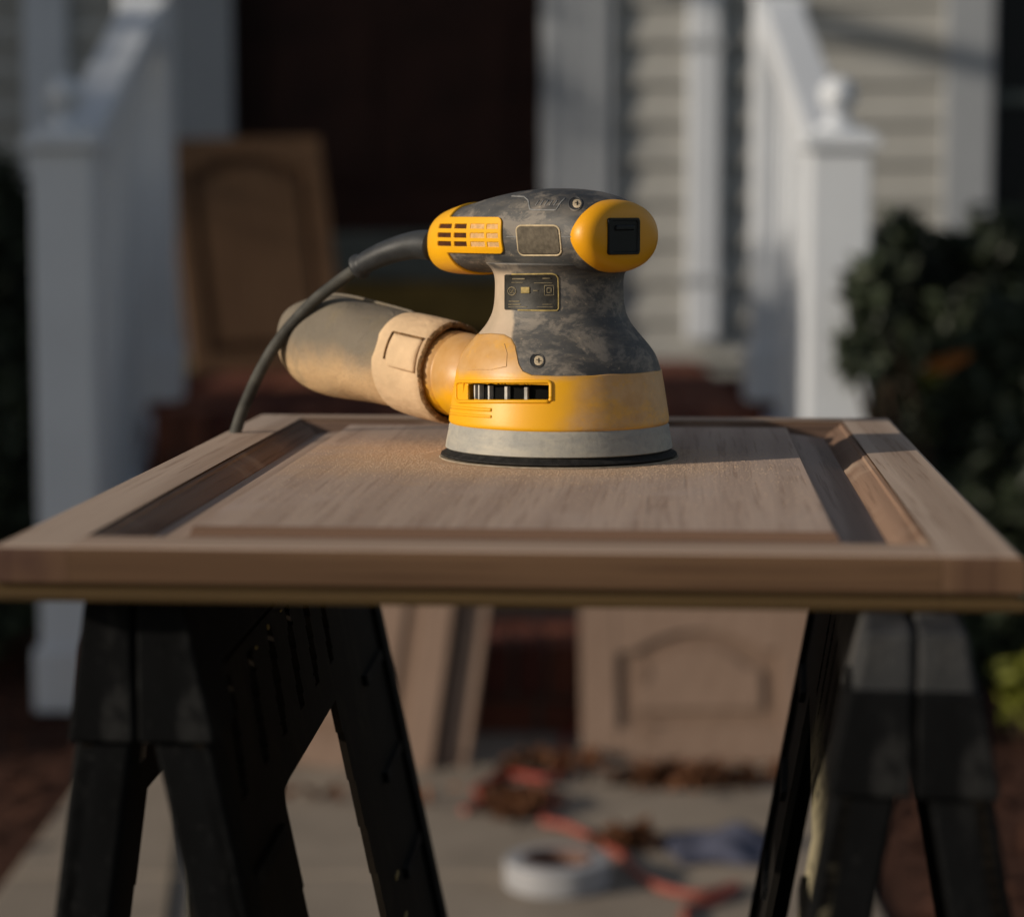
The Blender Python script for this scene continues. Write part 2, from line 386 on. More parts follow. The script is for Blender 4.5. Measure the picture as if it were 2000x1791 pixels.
M['dust_fill'] = plain('dust_fill', (0.60, 0.37, 0.17), 0.9, 0.2, 300, 0.1, 0.3)
M['greyline'] = plain('greyline', (0.22, 0.22, 0.22), 0.8, 0.3, 300, 0.2, 0.1)
M['button'] = plain('button', (0.105, 0.088, 0.065), 0.8, 0.35, 320, 0.2, 0.6, 0.0004)
M['label_black'] = plain('label_black', (0.022, 0.020, 0.016), 0.5, 0.7, 240, 0.3, 0.2)
M['label_yellow'] = plain('label_yellow', (0.36, 0.27, 0.10), 0.7, 0.4, 260, 0.3, 0.2)
M['label_ink'] = plain('label_ink', (0.20, 0.165, 0.10), 0.7, 0.45, 420, 0.3, 0.1)
M['skirt'] = None
t = NT('skirt_grey', 0.6, 0.35); v = t.mp()
c = t.ramp(t.noise(t.mp((1, 1, 2.2)), 42, 6, 0.62, 0.6), [(0.30, (0.27, 0.27, 0.255)), (0.5, (0.35, 0.335, 0.295)), (0.72, (0.46, 0.42, 0.34))])
c = t.mix(t.math('MULTIPLY', t.rng(t.noise(v, 300, 3), 0.5, 0.7), 0.2), c, (0.17, 0.165, 0.155))
t.color(c); t.bump(t.noise(v, 500, 4), 0.3, 0.0005); M['skirt'] = t.m
M['pad'] = plain('pad', (0.02, 0.019, 0.018), 0.8, 0.5, 260, 0.2, 0.5, 0.0008)
M['disc'] = plain('disc', (0.33, 0.27, 0.20), 0.9, 0.3, 200, 0.1, 0.4)
M['grain'] = plain('grain', (0.55, 0.40, 0.28), 0.95, 0.2, 200, 0.1, 0.1)
M['steel'] = plain('steel', (0.46, 0.37, 0.25), 0.4, 0.3, 200, 0.5, 0.2)
M['fan'] = plain('fan', (0.50, 0.48, 0.44), 0.5, 0.3, 200, 0.4, 0.1)
t = NT('bag_cloth', 0.95, 0.1); v = t.mp()
g = t.noise(v, 22, 5, 0.6, 0.3); x, y, z = t.sep(t.tc.outputs['Object'])
top = t.rng(t.math('ADD', z, t.math('MULTIPLY', g, 0.036)), 0.052, 0.074)
c = t.ramp(g, [(0.3, (0.52, 0.345, 0.185)), (0.7, (0.68, 0.46, 0.26))])
c = t.mix(t.math('MULTIPLY', top, 0.85), c, (0.13, 0.13, 0.118))  # top greyed by height: skylit tone put into the cloth colour
c = t.mix(t.math('MULTIPLY', t.rng(t.noise(v, 38, 5), 0.50, 0.68), 0.5), c, (0.25, 0.20, 0.13))
c = t.mix(t.math('MULTIPLY', t.rng(t.noise(v, 900, 2), 0.5, 0.65), 0.18), c, (0.16, 0.12, 0.08))
t.color(c); wv = t.n('ShaderNodeTexNoise'); wv.inputs['Scale'].default_value = 1500; t.link(v, wv.inputs['Vector'])
t.bump(t.math('ADD', wv.outputs['Fac'], t.math('MULTIPLY', t.noise(v, 55, 4, 0.6, 0.8), 5.0)), 0.5, 0.0009); M['bag'] = t.m
M['cuff'] = plain('cuff', (0.66, 0.47, 0.29), 0.95, 0.16, 34, 0.1, 0.6, 0.0012)
M['bag_edge'] = plain('bag_edge', (0.22, 0.125, 0.055), 0.95, 0.45, 160, 0.1, 0.8, 0.002)
M['cord'] = plain('cord', (0.028, 0.030, 0.033), 0.5, 0.4, 90, 0.4, 0.2)
M['cord_dusty'] = plain('cord_dusty', (0.05, 0.048, 0.042), 0.7, 0.6, 60, 0.3, 0.2)

# ------------------------------------------------------------------ ground
def sheet(name, x0, x1, y0, y1, z, mat, n=1):
    b = MB(); b.add([(x0, y0, z), (x1, y0, z), (x1, y1, z), (x0, y1, z)], [(0, 1, 2, 3)])
    o = b.build(name, mat); o['kind'] = 'structure'; return o
sheet('ground', -120, 120, -120, 120, -0.012, M['grass_ground'])
sheet('mulch_bed', -4.2, -0.715, 2.4, 7.0, 0.0, M['mulch'])
sheet('mulch_bed', 0.50, 4.6, 2.4, 7.0, 0.0, M['mulch'])
b = MB()
for i in range(6):
    y0 = -3.2 + i * 1.3
    b.box((-0.713, y0 + 0.004, -0.08), (0.498, y0 + 1.296, 0.010))
o = b.build('walkway', M['concrete'], bevel=0.006); o['kind'] = 'structure'

# ------------------------------------------------------------------ brick steps
X0, X1 = -0.775, 0.540
RY = [4.22, 4.66, 5.10]; RZ = [0.17, 0.34, 0.51]; HOUSE_Y = 7.0
st = thing('brick_steps', 'dark red brick steps and landing leading up to the front door', 'steps', ((X0+X1)/2, 4.22, 0))
core = MB()
for i in range(3):
    core.box((X0 + 0.012, RY[i] + 0.012, 0.0 if i == 0 else RZ[i-1] - 0.012), (X1 - 0.012, HOUSE_Y - 0.03, RZ[i] - 0.012))
core.build('mortar_bed', M['mortar'], st, world=True)
def brick_mesh(sx, sy, sz, m):
    b = MB(); b.box((-sx/2, -sy/2, 0), (sx/2, sy/2, sz)); return b
bricks = {}
def lay(c, size, rz=0):
    key = tuple(round(s, 4) for s in size) + (rnd.choice('abcab'),)
    loc = tmat(st).inverted() @ (Vector(c) + Vector((rnd.uniform(-.001, .001), rnd.uniform(-.002, .002), 0)))
    if key not in bricks:
        o = brick_mesh(*size, None).build('brick', M['brick_' + key[-1]], st, bevel=0.003, seg=1); o.location = loc; bricks[key] = o
    else: share(bricks[key], 'brick', loc, st)
W = X1 - X0
for i in range(3):
    nb = 8; bl = W / nb
    for j in range(nb):                                  # stretcher course of the riser
        lay((X0 + bl * (j + 0.5), RY[i] + 0.05, (RZ[i-1] if i else 0) + 0.006), (bl - 0.010, 0.094, 0.060))
    n = 22; bw = W / n
    for j in range(n):                                   # rowlock tread front
        lay((X0 + bw * (j + 0.5), RY[i] + 0.098, RZ[i] - 0.094), (bw - 0.009, 0.202, 0.094))
for r in range(16):                                      # landing pavers
    nb = 8; bl = W / nb; off = 0.5 if r % 2 else 0
    for j in range(nb):
        lay((X0 + bl * (j + 0.5), RY[2] + 0.262 + r * 0.104, RZ[2] - 0.062), (bl - 0.010, 0.094, 0.060))
for i in range(2):
    for j in range(8):
        lay((X0 + W/8 * (j + 0.5), RY[i] + 0.262, RZ[i] - 0.062), (W/8 - 0.010, 0.094, 0.060))

# ------------------------------------------------------------------ house
hs = thing('house', 'white clapboard house front with dark doorway and a window at right', 'house', (0, HOUSE_Y, 0))
DX0, DX1 = -0.811, 0.086            # doorway
CX0, CX1 = -1.015, 0.292            # outer edges of the casings
WX0 = 1.255; WX1 = 2.45             # window incl. casing
EX = 0.115
b = MB()
b.box((-3.6, HOUSE_Y + 0.03, 0.45), (CX0 + .02, HOUSE_Y + 0.2, 3.1)); b.box((CX1 - .02, HOUSE_Y + 0.03, 0.45), (WX0 + 0.05, HOUSE_Y + 0.2, 3.1))
b.box((WX1 - 0.05, HOUSE_Y + 0.03, 0.45), (4.4, HOUSE_Y + 0.2, 3.1)); b.box((CX0 + .02, HOUSE_Y + 0.03, 2.62), (CX1 - .02, HOUSE_Y + 0.2, 3.1))
b.box((WX0 + 0.05, HOUSE_Y + 0.02, 0.45), (WX1 - 0.05, HOUSE_Y + 0.2, 0.62)); b.box((WX0 + 0.05, HOUSE_Y + 0.03, 2.30), (WX1 - 0.05, HOUSE_Y + 0.2, 3.1))
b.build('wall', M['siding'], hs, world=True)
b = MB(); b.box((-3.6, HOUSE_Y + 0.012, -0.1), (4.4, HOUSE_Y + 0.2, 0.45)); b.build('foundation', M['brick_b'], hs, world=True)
segs = [(-3.6, -1.414), (-1.285, CX0), (CX1, WX0), (WX1, 4.4)]
k = 0; z = 0.50
while z < 3.0:
    more_ = ([(WX0, WX1)] if z > 2.352 or z < 0.5 else []) + ([(CX0, CX1)] if z > 2.74 else [])
    for (a, c) in segs + more_:
        mb = MB(); g = 0.0008
        zz = z + rnd.uniform(-.0015, .0015)
        pts = [(a + g, HOUSE_Y - 0.004, zz), (c - g, HOUSE_Y - 0.004, zz), (c - g, HOUSE_Y + 0.028, zz), (a + g, HOUSE_Y + 0.028, zz),
               (a + g, HOUSE_Y + 0.018, zz + EX + 0.006), (c - g, HOUSE_Y + 0.018, zz + EX + 0.006), (c - g, HOUSE_Y + 0.028, zz + EX + 0.006), (a + g, HOUSE_Y + 0.028, zz + EX + 0.006)]
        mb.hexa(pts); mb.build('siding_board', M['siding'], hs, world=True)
    z += EX
def hbox(name, mat, lo, hi, parent=hs, bevel=0.003):
    b = MB(); b.box(lo, hi)
    if parent is hs or parent is None: return b.build(name, mat, hs, world=True, bevel=bevel)
hbox('corner_board', M['white_paint'], (-1.413, HOUSE_Y - 0.025, 0.46), (-1.286, HOUSE_Y + 0.028, 3.1))
def casing(x0, x1, z0, z1, fl=0.0):
    b = MB(); b.box((x0, HOUSE_Y - 0.028, z0), (x1, HOUSE_Y + 0.03, z1))
    wd = x1 - x0
    for q in (0.22, 0.5, 0.78):
        b.box((x0 + wd*q - 0.010, HOUSE_Y - 0.036, z0 + .2), (x0 + wd*q + 0.010, HOUSE_Y - 0.0275, z1 - .1))
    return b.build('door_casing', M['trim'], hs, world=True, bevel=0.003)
casing(CX0, DX0, 0.512, 2.60); casing(DX1, CX1, 0.512, 2.60)
b = MB(); b.box((CX0 - .03, HOUSE_Y - 0.05, 2.602), (CX1 + .03, HOUSE_Y + 0.03, 2.76)); b.build('door_head', M['trim'], hs, world=True)
b = MB(); b.box((DX0 - .02, HOUSE_Y - 0.02, 0.512), (DX1 + .02, HOUSE_Y + 0.16, 0.535)); b.build('threshold', M['brass'], hs, world=True)
dr = MB(); dr.box((DX0 - 0.01, HOUSE_Y + 0.13, 0.536), (DX1 + 0.01, HOUSE_Y + 0.175, 2.62)); dr = dr.build('front_door', M['door_dark'], hs, world=True)
def dpart(name, mat, lo, hi, par):
    b = MB(); Mi = (tmat(hs) @ Matrix.Translation(par.location)).inverted()
    b.box(lo, hi); b.v = [Mi @ v for v in b.v]; return b.build(name, mat, par, bevel=0.004)
for (xa, xb) in ((DX0 + 0.09, -0.40), (-0.325, DX1 - 0.09)):
    for (za, zb) in ((1.02, 1.52), (1.62, 2.45)):
        dpart('door_panel', M['door_dark'], (xa, HOUSE_Y + 0.118, za), (xb, HOUSE_Y + 0.1295, zb), dr)
dpart('lower_panel', M['kick_grey'], (DX0 + 0.02, HOUSE_Y + 0.116, 0.735), (DX1 - 0.02, HOUSE_Y + 0.1295, 0.875), dr)
dpart('kick_plate', M['brass'], (DX0 + 0.02, HOUSE_Y + 0.112, 0.585), (DX1 - 0.02, HOUSE_Y + 0.1295, 0.725), dr)
dpart('door_jamb', M['door_dark'], (DX0 - 0.03, HOUSE_Y + 0.03, 0.536), (DX0 - 0.002, HOUSE_Y + 0.13, 2.6), dr)
dpart('door_jamb', M['door_dark'], (DX1 + 0.002, HOUSE_Y + 0.03, 0.536), (DX1 + 0.03, HOUSE_Y + 0.13, 2.6), dr)
# window at right
wn = MB()
zb_, zt_ = 0.62, 2.35
wn.box((WX0, HOUSE_Y - 0.03, zb_), (WX0 + 0.135, HOUSE_Y + 0.028, zt_)); wn.box((WX1 - 0.135, HOUSE_Y - 0.03, zb_), (WX1, HOUSE_Y + 0.028, zt_))
wn.box((WX0 + .1351, HOUSE_Y - 0.028, zt_ - .14), (WX1 - .1351, HOUSE_Y + 0.028, zt_)); wn.box((WX0 + .1351, HOUSE_Y - 0.05, zb_), (WX1 - .1351, HOUSE_Y + 0.028, zb_ + 0.05))
wn = wn.build('window', M['trim'], hs, world=True, bevel=0.003)
dpart('sash', M['trim'], (WX0 + 0.136, HOUSE_Y + 0.02, zb_ + 0.051), (WX0 + 0.15, HOUSE_Y + 0.05, zt_ - .141), wn)
zs = [zb_ + 0.051, 0.93, 1.265, 1.60, 2.209]
xs = [WX0 + 0.152, 1.78, WX1 - 0.136]
for i in range(len(zs) - 1):
    for j in range(2):
        dpart('pane', M['glass_dark'], (xs[j], HOUSE_Y + 0.036, zs[i] + 0.012), (xs[j+1] - 0.02, HOUSE_Y + 0.044, zs[i+1] - 0.012), wn)
    if i: dpart('muntin', M['kick_grey'], (xs[0], HOUSE_Y + 0.022, zs[i] - 0.016), (WX1 - 0.137, HOUSE_Y + 0.048, zs[i] + 0.016), wn)
dpart('muntin', M['kick_grey'], (1.762, HOUSE_Y + 0.021, zs[0]), (1.782, HOUSE_Y + 0.049, zs[-1]), wn)
b = MB(); b.add([(-3.9, HOUSE_Y - 0.35, 3.05), (4.7, HOUSE_Y - 0.35, 3.05), (4.7, HOUSE_Y + 3.5, 5.0), (-3.9, HOUSE_Y + 3.5, 5.0),
                 (-3.9, HOUSE_Y - 0.35, 3.12), (4.7, HOUSE_Y - 0.35, 3.12), (4.7, HOUSE_Y + 3.5, 5.07), (-3.9, HOUSE_Y + 3.5, 5.07)],
                [(0,3,2,1),(4,5,6,7),(0,1,5,4),(1,2,6,5),(2,3,7,6),(3,0,4,7)]); b.build('roof', M['roof'], hs, world=True)
# downspout
b = MB(); x0 = (1343-1000)/FPX*6.93; x1 = (1408-1000)/FPX*6.93
b.box((x0, HOUSE_Y - 0.034, 0.56), (x1, HOUSE_Y - 0.0045, 3.04))
ds = b.build('downspout', M['white_paint'], hs, world=True, bevel=0.012, seg=3)
for zz in (0.72, 1.40, 2.3): dpart('strap', M['trim'], (x0 - .012, HOUSE_Y - 0.037, zz), (x1 + .012, HOUSE_Y - 0.0045, zz + .03), ds)

# ------------------------------------------------------------------ stair railings
def railing(xc, label):
    y0, y1 = 4.45, 5.45; sl = 0.375
    t = thing('stair_railing', label, 'railing', (xc, y0, 0), 0, 'white railings either side of the steps')
    def newel(yc, zb, zt):
        h = 0.056
        b = MB(); b.box((xc-h, yc-h, zb), (xc+h, yc+h, zt))
        for a in (0.05, ): b.box((xc-h-.012, yc-h-.012, zb), (xc+h+.012, yc+h+.012, zb + 0.12))
        n = b.build('newel_post', M['white_paint'], t, world=True, bevel=0.004)
        Mi = (tmat(t) @ Matrix.Translation(n.location)).inverted()
        c = MB(); c.box((xc-h-.016, yc-h-.016, zt), (xc+h+.016, yc+h+.016, zt + .022)); c.box((xc-h-.004, yc-h-.004, zt + .022), (xc+h+.004, yc+h+.004, zt + .036))
        c.v = [Mi @ v for v in c.v]; c.build('post_cap', M['white_paint'], n, bevel=0.004)
        f = MB(); pr = [(0.040, .036), (0.040, .046), (0.022, .054), (0.017, .064), (0.022, .072)]
        rr = 0.035
        for k in range(9):
            a = -1.0 + (math.pi/2 + 1.0) * k / 8; pr.append((max(0.001, rr*math.cos(a)), 0.072 + .028 + rr*math.sin(a)))
        f.lathe(pr, 24, (xc, yc, zt)); f.v = [Mi @ v for v in f.v]; f.build('finial', M['white_paint'], n, smooth=True)
    newel(y0, 0.011, 1.055); newel(y1, 0.512, 1.43)
    def sloped(name, za, w_, h_):
        b = MB(); ya, yb = y0 + .058, y1 - .058
        f = lambda y: za + (y - y0) * sl
        b.hexa([(xc-w_, ya, f(ya)), (xc+w_, ya, f(ya)), (xc+w_, yb, f(yb)), (xc-w_, yb, f(yb)), (xc-w_, ya, f(ya)+h_), (xc+w_, ya, f(ya)+h_), (xc+w_, yb, f(yb)+h_), (xc-w_, yb, f(yb)+h_)])
        return b.build(name, M['white_paint'], t, world=True, bevel=0.006)
    sloped('top_rail', 0.975, 0.045, 0.075); sloped('bottom_rail', 0.085, 0.03, 0.05)
    y = y0 + 0.135; first = None
    while y < y1 - 0.09:
        zb = 0.085 + (y - y0) * sl + .052
        if first is None:
            b = MB(); b.box((xc-.017, y-.017, zb), (xc+.017, y+.017, zb + 0.84)); first = b.build('baluster', M['white_paint'], t, world=True, bevel=0.003, seg=1)
            y_f, zb_f = y, zb
        else: share(first, 'baluster', first.location + Vector((0, y - y_f, zb - zb_f)), t)
        y += 0.112
railing(-0.825, 'white stair railing on the left, shaded, between dark shrub and leaning brown cabinet door')
railing(0.602, 'white sunlit stair railing on the right, beside the large dark shrub')

# ------------------------------------------------------------------ shrubs
def leaf_mesh(b, c, size, r, mi=0):
    u = Vector((r.gauss(0, 1), r.gauss(0, 1), r.gauss(0, .7))).normalized(); v = u.cross(Vector((r.gauss(0,1), r.gauss(0,1), r.gauss(0,1)))).normalized()
    n = u.cross(v) * size * 0.12
    b.add([c - u*size, c + v*size*.42 + n, c + u*size, c - v*size*.42 + n], [(0, 1, 2), (0, 2, 3)], mi)
def shrub(label, blobs, n, size, lo_clip, base, leaves=(), name='shrub', cat='shrub', mat='leaf_dark', trunk=None, seed=1, group=None):
    r = random.Random(seed)
    t = thing(name, label, cat, base, 0, group)
    b = MB(); tot = sum(q[3]**2 for q in blobs)
    for (x, y, z, rad) in blobs:
        for k in range(int(n * rad**2 / tot)):
            d = Vector((r.gauss(0,1), r.gauss(0,1), r.gauss(0,1))).normalized()
            rr = rad * (0.35 + 0.72 * r.random()**0.6) * (1 + 0.22*math.sin(7*d.x + 3*z*9) * math.cos(6*d.y + x*7))
            p = Vector((x, y, z)) + Vector((d.x*rr, d.y*rr, d.z*rr*1.02))
            if p.z < 0.02: continue
            leaf_mesh(b, p, size * r.uniform(.6, 1.25), r)
    f = b.build('foliage' if name == 'shrub' else 'crown', M[mat], t, world=True, kind='stuff', fixn=False)
    b = MB()
    bx, by, bz = base
    for (x, y, z, rad) in blobs:
        p = [Vector((bx + (x-bx)*q + r.uniform(-.03,.03), by + (y-by)*q, bz + (z-bz)*q*1.0 + .01)) for q in (0, .35, .7, 1.0)]
        if name == 'tree':
            if z < 1.3: continue
            p = [Vector((bx, by, 0)), Vector((bx + r.uniform(-.02,.02), by, .9)), Vector((bx + (x-bx)*.5, by + (y-by)*.5, .9 + (z-.9)*.55)), Vector((x, y, z))]
        rb = trunk or 0.014
        b.tube(spline(p, 4), [rb * (1 - .8*k/12) for k in range(13)], 7)
    b.build('stems' if name == 'shrub' else 'trunk', M['bark'], t, world=True, smooth=True)
    for (p, sz, m, lab) in leaves:
        g = MB(); u = Vector((1, 0, .35)).normalized(); v = Vector((-.25, -.35, 1)).normalized(); n_ = u.cross(v) * sz * .15
        P = Vector(p); pts = [P - u*sz, P - u*sz*.4 + v*sz*.5 + n_, P + u*sz*.4 + v*sz*.42 + n_, P + u*sz*1.1, P + u*sz*.4 - v*sz*.42 + n_, P - u*sz*.4 - v*sz*.5 + n_]
        g.add(pts + [P], [(0,1,6),(1,2,6),(2,3,6),(3,4,6),(4,5,6),(5,0,6)])
        q = g.build('leaf', M[m], t, world=True, solid=0.0006); q['label'] = lab
    return t
def bl(px, py, Y, rpx): 
    p = at(px, py, Y); return (p.x, p.y, p.z, rpx / FPX * Y)
shrub('large dark green shrub right of the steps with an orange leaf', [
    bl(1790, 590, 4.9, 110), bl(1900, 560, 4.9, 120), bl(2030, 540, 4.9, 150), bl(1790, 720, 4.8, 120), bl(1920, 740, 4.7, 150), bl(2080, 760, 4.7, 200),
    bl(1800, 900, 4.7, 115), bl(1930, 950, 4.6, 160), bl(2100, 1000, 4.6, 200), bl(1840, 1080, 4.65, 130), bl(1990, 1180, 4.6, 170), bl(1720, 545, 4.3, 50), bl(1690, 560, 4.3, 40), bl(1685, 700, 4.3, 45), bl(1660, 680, 4.3, 28), bl(1700, 620, 4.3, 45), bl(1760, 480, 4.8, 60), bl(1720, 850, 4.5, 50), bl(1955, 500, 5.0, 70), bl(2200, 700, 4.8, 220)],
    19000, 0.028, 0, (at(1900, 1400, 4.75).x, 4.75, 0.0),
    leaves=[(at(1838, 712, 4.55), 0.040, 'leaf_orange', 'orange leaf'), (at(1870, 700, 4.56), 0.028, 'leaf_orange', 'orange leaf'), (at(1818, 738, 4.55), 0.026, 'leaf_lime', 'yellow-green leaf')], seed=3)
shrub('tall dark evergreen shrub left of the left railing', [
    bl(15, 470, 5.0, 90), bl(-60, 440, 5.0, 130), bl(20, 600, 4.9, 95), bl(-90, 620, 4.9, 160), bl(25, 740, 4.9, 95), bl(-80, 800, 4.8, 170), bl(40, 880, 4.8, 85), bl(-60, 980, 4.8, 150), bl(20, 1040, 4.8, 100), bl(-20, 400, 5.05, 70), bl(-160, 1150, 4.8, 150), bl(0, 1180, 4.8, 90)],
    9000, 0.028, 0, (at(-40, 1400, 4.85).x, 4.85, 0.0), seed=5)
shrub('low plant with yellow-green leaves behind the right sawhorse', [bl(1985, 1325, 4.15, 42), bl(2050, 1390, 4.15, 80)], 260, 0.022, 0,
    (at(2010, 1480, 4.15).x, 4.15, 0.0), name='shrub', cat='plant', mat='leaf_lime', trunk=0.006, seed=9)
# trees standing outside the frame at left; they shade the left half of the porch
def tree(label, x, y, h, rad, seed, n=9000, extra=(), nb=16):
    r = random.Random(seed); blobs = []
    for k in range(nb):
        a = r.uniform(0, 6.28); q = r.uniform(0, rad*.62); zz = r.uniform(0.34*h, h - rad*.35)
        blobs.append((x + q*math.cos(a), y + q*math.sin(a), zz, rad * r.uniform(.38, .55)))
    blobs += list(extra)
    return shrub(label, blobs, n, 0.085, 0, (x, y, -0.01), name='tree', cat='tree', mat='leaf_tree', trunk=0.07, seed=seed, group=None)
tree('unseen tall leafy tree off to the left that shades the front door', -6.0, 5.7, 4.9, 1.5, 11, 30000, extra=[(-6 + .2*math.sin(i*3.1), 4.78 + .42*(i % 6), 1.45 + .55*(i // 6), .42) for i in range(36)], nb=6)
tree('unseen shorter bushy tree off to the left beside the taller one', -5.9, 2.8, 3.1, .8, 12, 22000, extra=[(-5.9 + .2*math.sin(i*2.3), 2.45 + .38*(i % 3), 0.9 + .40*(i // 3), .40) for i in range(15)], nb=3)

b = MB(); b.tube(spline([(-6.0, 5.7, 3.1), (-5.3, 5.1, 3.38), (-4.6, 4.63, 3.31), (-4.35, 4.62, 3.24), (-4.1, 4.63, 3.18)], 6), [.05 - .0006*k for k in range(25)], 10)  # unseen limb, added so its shadow bands the right siding
tr_ = [o for o in bpy.data.objects if o.name == 'tree'][0]; b.build('added_limb', M['bark'], tr_, world=True, smooth=True)
# ------------------------------------------------------------------ spare cabinet doors leaning in the background
def cab_door(name, label, base, rz, lean, w_, h_, roll=0.0, arch=True, body='pale_door', groove='pale_groove', holes=(), group='spare cabinet doors leaning by the steps', fr=0.052):
    """local frame: x width, z height, y thickness (front at y=0), tilted back by lean"""
    t = thing(name, label, 'cabinet door', base, rz, group)
    T = Matrix.Rotation(-lean, 4, 'X') @ Matrix.Rotation(roll, 4, 'Y')
    def put(b, nm, m, bev=0.002, par=t):
        b.v = [T @ v for v in b.v]; return b.build(nm, m, par, bevel=bev)
    th = 0.019; A = 0.036 if arch else 0.0
    b = MB(); b.box((-w_/2, 0, 0), (-w_/2 + fr, th, h_)); put(b, 'stile', M[body])
    b = MB(); b.box((w_/2 - fr, 0, 0), (w_/2, th, h_)); put(b, 'stile', M[body])
    b = MB(); b.box((-w_/2 + fr + .0005, 0.0002, 0), (w_/2 - fr - .0005, th, fr)); put(b, 'rail', M[body])
    n = 20; iw = w_/2 - fr - .0005
    def archz(x): return h_ - fr - A + (A * math.cos(min(1, abs(x)/(iw*.80)) * math.pi/2)**0.8 if A else 0)
    pts = [(-iw, h_), *[(-iw + 2*iw*k/n, archz(-iw + 2*iw*k/n)) for k in range(n + 1)], (iw, h_)]
    b = MB()
    for k in range(n):
        xa = -iw + 2*iw*k/n; xb = xa + 2*iw/n
        b.hexa([(xa, .0002, archz(xa)), (xb, .0002, archz(xb)), (xb, th, archz(xb)), (xa, th, archz(xa)), (xa, .0002, h_), (xb, .0002, h_), (xb, th, h_), (xa, th, h_)])
    put(b, 'rail', M[body], 0)
    # bevelled margin and raised field
    b = MB(); b.box((-iw - .004, th*.55, fr - .004), (iw + .004, th*.8, h_ - fr*.6)); put(b, 'panel_margin', M[groove], 0)
    g = 0.030; b = MB(); iw2 = iw - g
    for k in range(n):
        xa = -iw2 + 2*iw2*k/n; xb = xa + 2*iw2/n; s = iw/iw2
        b.hexa([(xa, .002, fr + g), (xb, .002, fr + g), (xb, th*.54, fr + g), (xa, th*.54, fr + g), (xa, .002, archz(xa*s) - g), (xb, .002, archz(xb*s) - g), (xb, th*.54, archz(xb*s) - g), (xa, th*.54, archz(xa*s) - g)])
    put(b, 'raised_panel', M[body], 0)
    for (hx, hz) in holes:
        b = MB(); b.rings([[(hx + .0175*math.cos(a*math.pi/10), yy, hz + .0175*math.sin(a*math.pi/10)) for a in range(20)] for yy in (-.0008, .0004)])
        put(b, 'hinge_hole', M['pale_groove'], 0)
    return t
p = at(524, 722, 6.55)
cab_door('cabinet_door', 'dark brown arched cabinet door leaning beside the black doorway', (p.x + .018, 6.46, 0.512), R(20), R(19), 0.435, 0.665, roll=R(-1.5), body='brown_door', groove='brown_dark')
p = at(672, 1548, 3.9)
cab_door('cabinet_door', 'sanded pale cabinet door, front one of the pair seen between the left sawhorse legs', (p.x - .055, 3.96, 0.011), R(-9), R(15), 0.40, 0.54, roll=R(5.5), arch=False)
cab_door('cabinet_door', 'sanded pale cabinet door behind another, showing only its right edge', (p.x + .006, 3.982, 0.011), R(-9), R(15), 0.40, 0.54, roll=R(5.5), arch=False)
p = at(1372, 1508, 4.06)
cab_door('cabinet_door', 'pale arched cabinet door with two dark hinge marks, leaning on the steps at right', (p.x - .012, 3.975, 0.011), R(-4), R(14), 0.40, 0.288, roll=R(-1.5), arch=True, holes=((-0.10, 0.155), (-0.088, 0.055)), fr=0.062)
b = MB()                                                   # grey-blue smudge sticker on the brown door
# ------------------------------------------------------------------ things on the walkway
p = at(1100, 1745, 3.32); tx, ty = p.x - .01, 3.25
tp = thing('tape_roll', 'wide white roll of masking tape lying flat on the concrete walkway', 'tape roll', (tx, ty, 0.0105))
b = MB(); ro, ri, hh = 0.0735, 0.050, 0.038
b.lathe([(ri, 0), (ro - .002, 0), (ro, .002), (ro, hh - .002), (ro - .002, hh), (ri, hh)], 48, caps=False); b.build('tape', M['tape_white'], tp, smooth=True)
b = MB(); b.lathe([(ri - .0002, .001), (ri - .004, .001), (ri - .004, hh + .001), (ri - .0002, hh + .001)], 48, caps=False); b.build('core', M['tape_core'], tp, smooth=True)
def ground_pts(lst, z): return [atz(x, y, z) for x, y in lst]
c1 = spline(ground_pts([(905, 1582), (960, 1560), (1030, 1535), (1085, 1560), (1060, 1600), (1105, 1612), (1165, 1640), (1215, 1672), (1245, 1705), (1300, 1735), (1370, 1745), (1440, 1728), (1400, 1758), (1340, 1775), (1350, 1830)], 0.0165), 8)
b = MB(); b.tube(c1, 0.006, 8); tag(b.build('extension_cord', M['cord_orange'], smooth=True), 'orange extension cord snaking across the walkway past the tape roll', 'cord')
c2 = spline([at(1128, 1215, 4.50), at(1136, 1300, 4.46), at(1122, 1400, 4.44), at(1108, 1480, 4.40), atz(1085, 1520, .0165), atz(990, 1512, .0165), atz(930, 1545, .0165), atz(1000, 1585, .0165)], 8)
c2[0].z = .34; c2 = [Vector((q.x, min(q.y, 4.20), max(q.z, .0165))) for q in c2]
b = MB(); b.tube(c2, 0.006, 8); tag(b.build('hanging_cord', M['cord_red'], smooth=True), 'red-orange cord hanging down the brick steps behind the pale doors', 'cord')
c3 = spline(ground_pts([(1250, 1712), (1285, 1722), (1320, 1745), (1330, 1790), (1345, 1860)], 0.030), 8)
# dark blue rag
p = atz(1420, 1660, 0.01); r = random.Random(4); n = 26
b = MB(); vs = []
for i in range(n + 1):
    for j in range(n + 1):
        a, c_ = i/n*2-1, j/n*2-1
        x = a*0.085*(1 + .12*math.sin(3*c_+1)); y = c_*0.085*(1+.1*math.sin(4*a))
        z = 0.013 + 0.034*max(0, (1 - a*a)*(1 - c_*c_))*(0.6 + .5*math.sin(5*a + 2*c_)*math.sin(4*c_ + 1)) 
        vs.append((p.x + x, p.y + y, z))
fs = [(i*(n+1)+j, (i+1)*(n+1)+j, (i+1)*(n+1)+j+1, i*(n+1)+j+1) for i in range(n) for j in range(n)]
b.add(vs, fs); tag(b.build('rag', M['blue_cloth'], smooth='all', solid=0.002), 'crumpled dark blue rag lying on the walkway at right', 'rag')
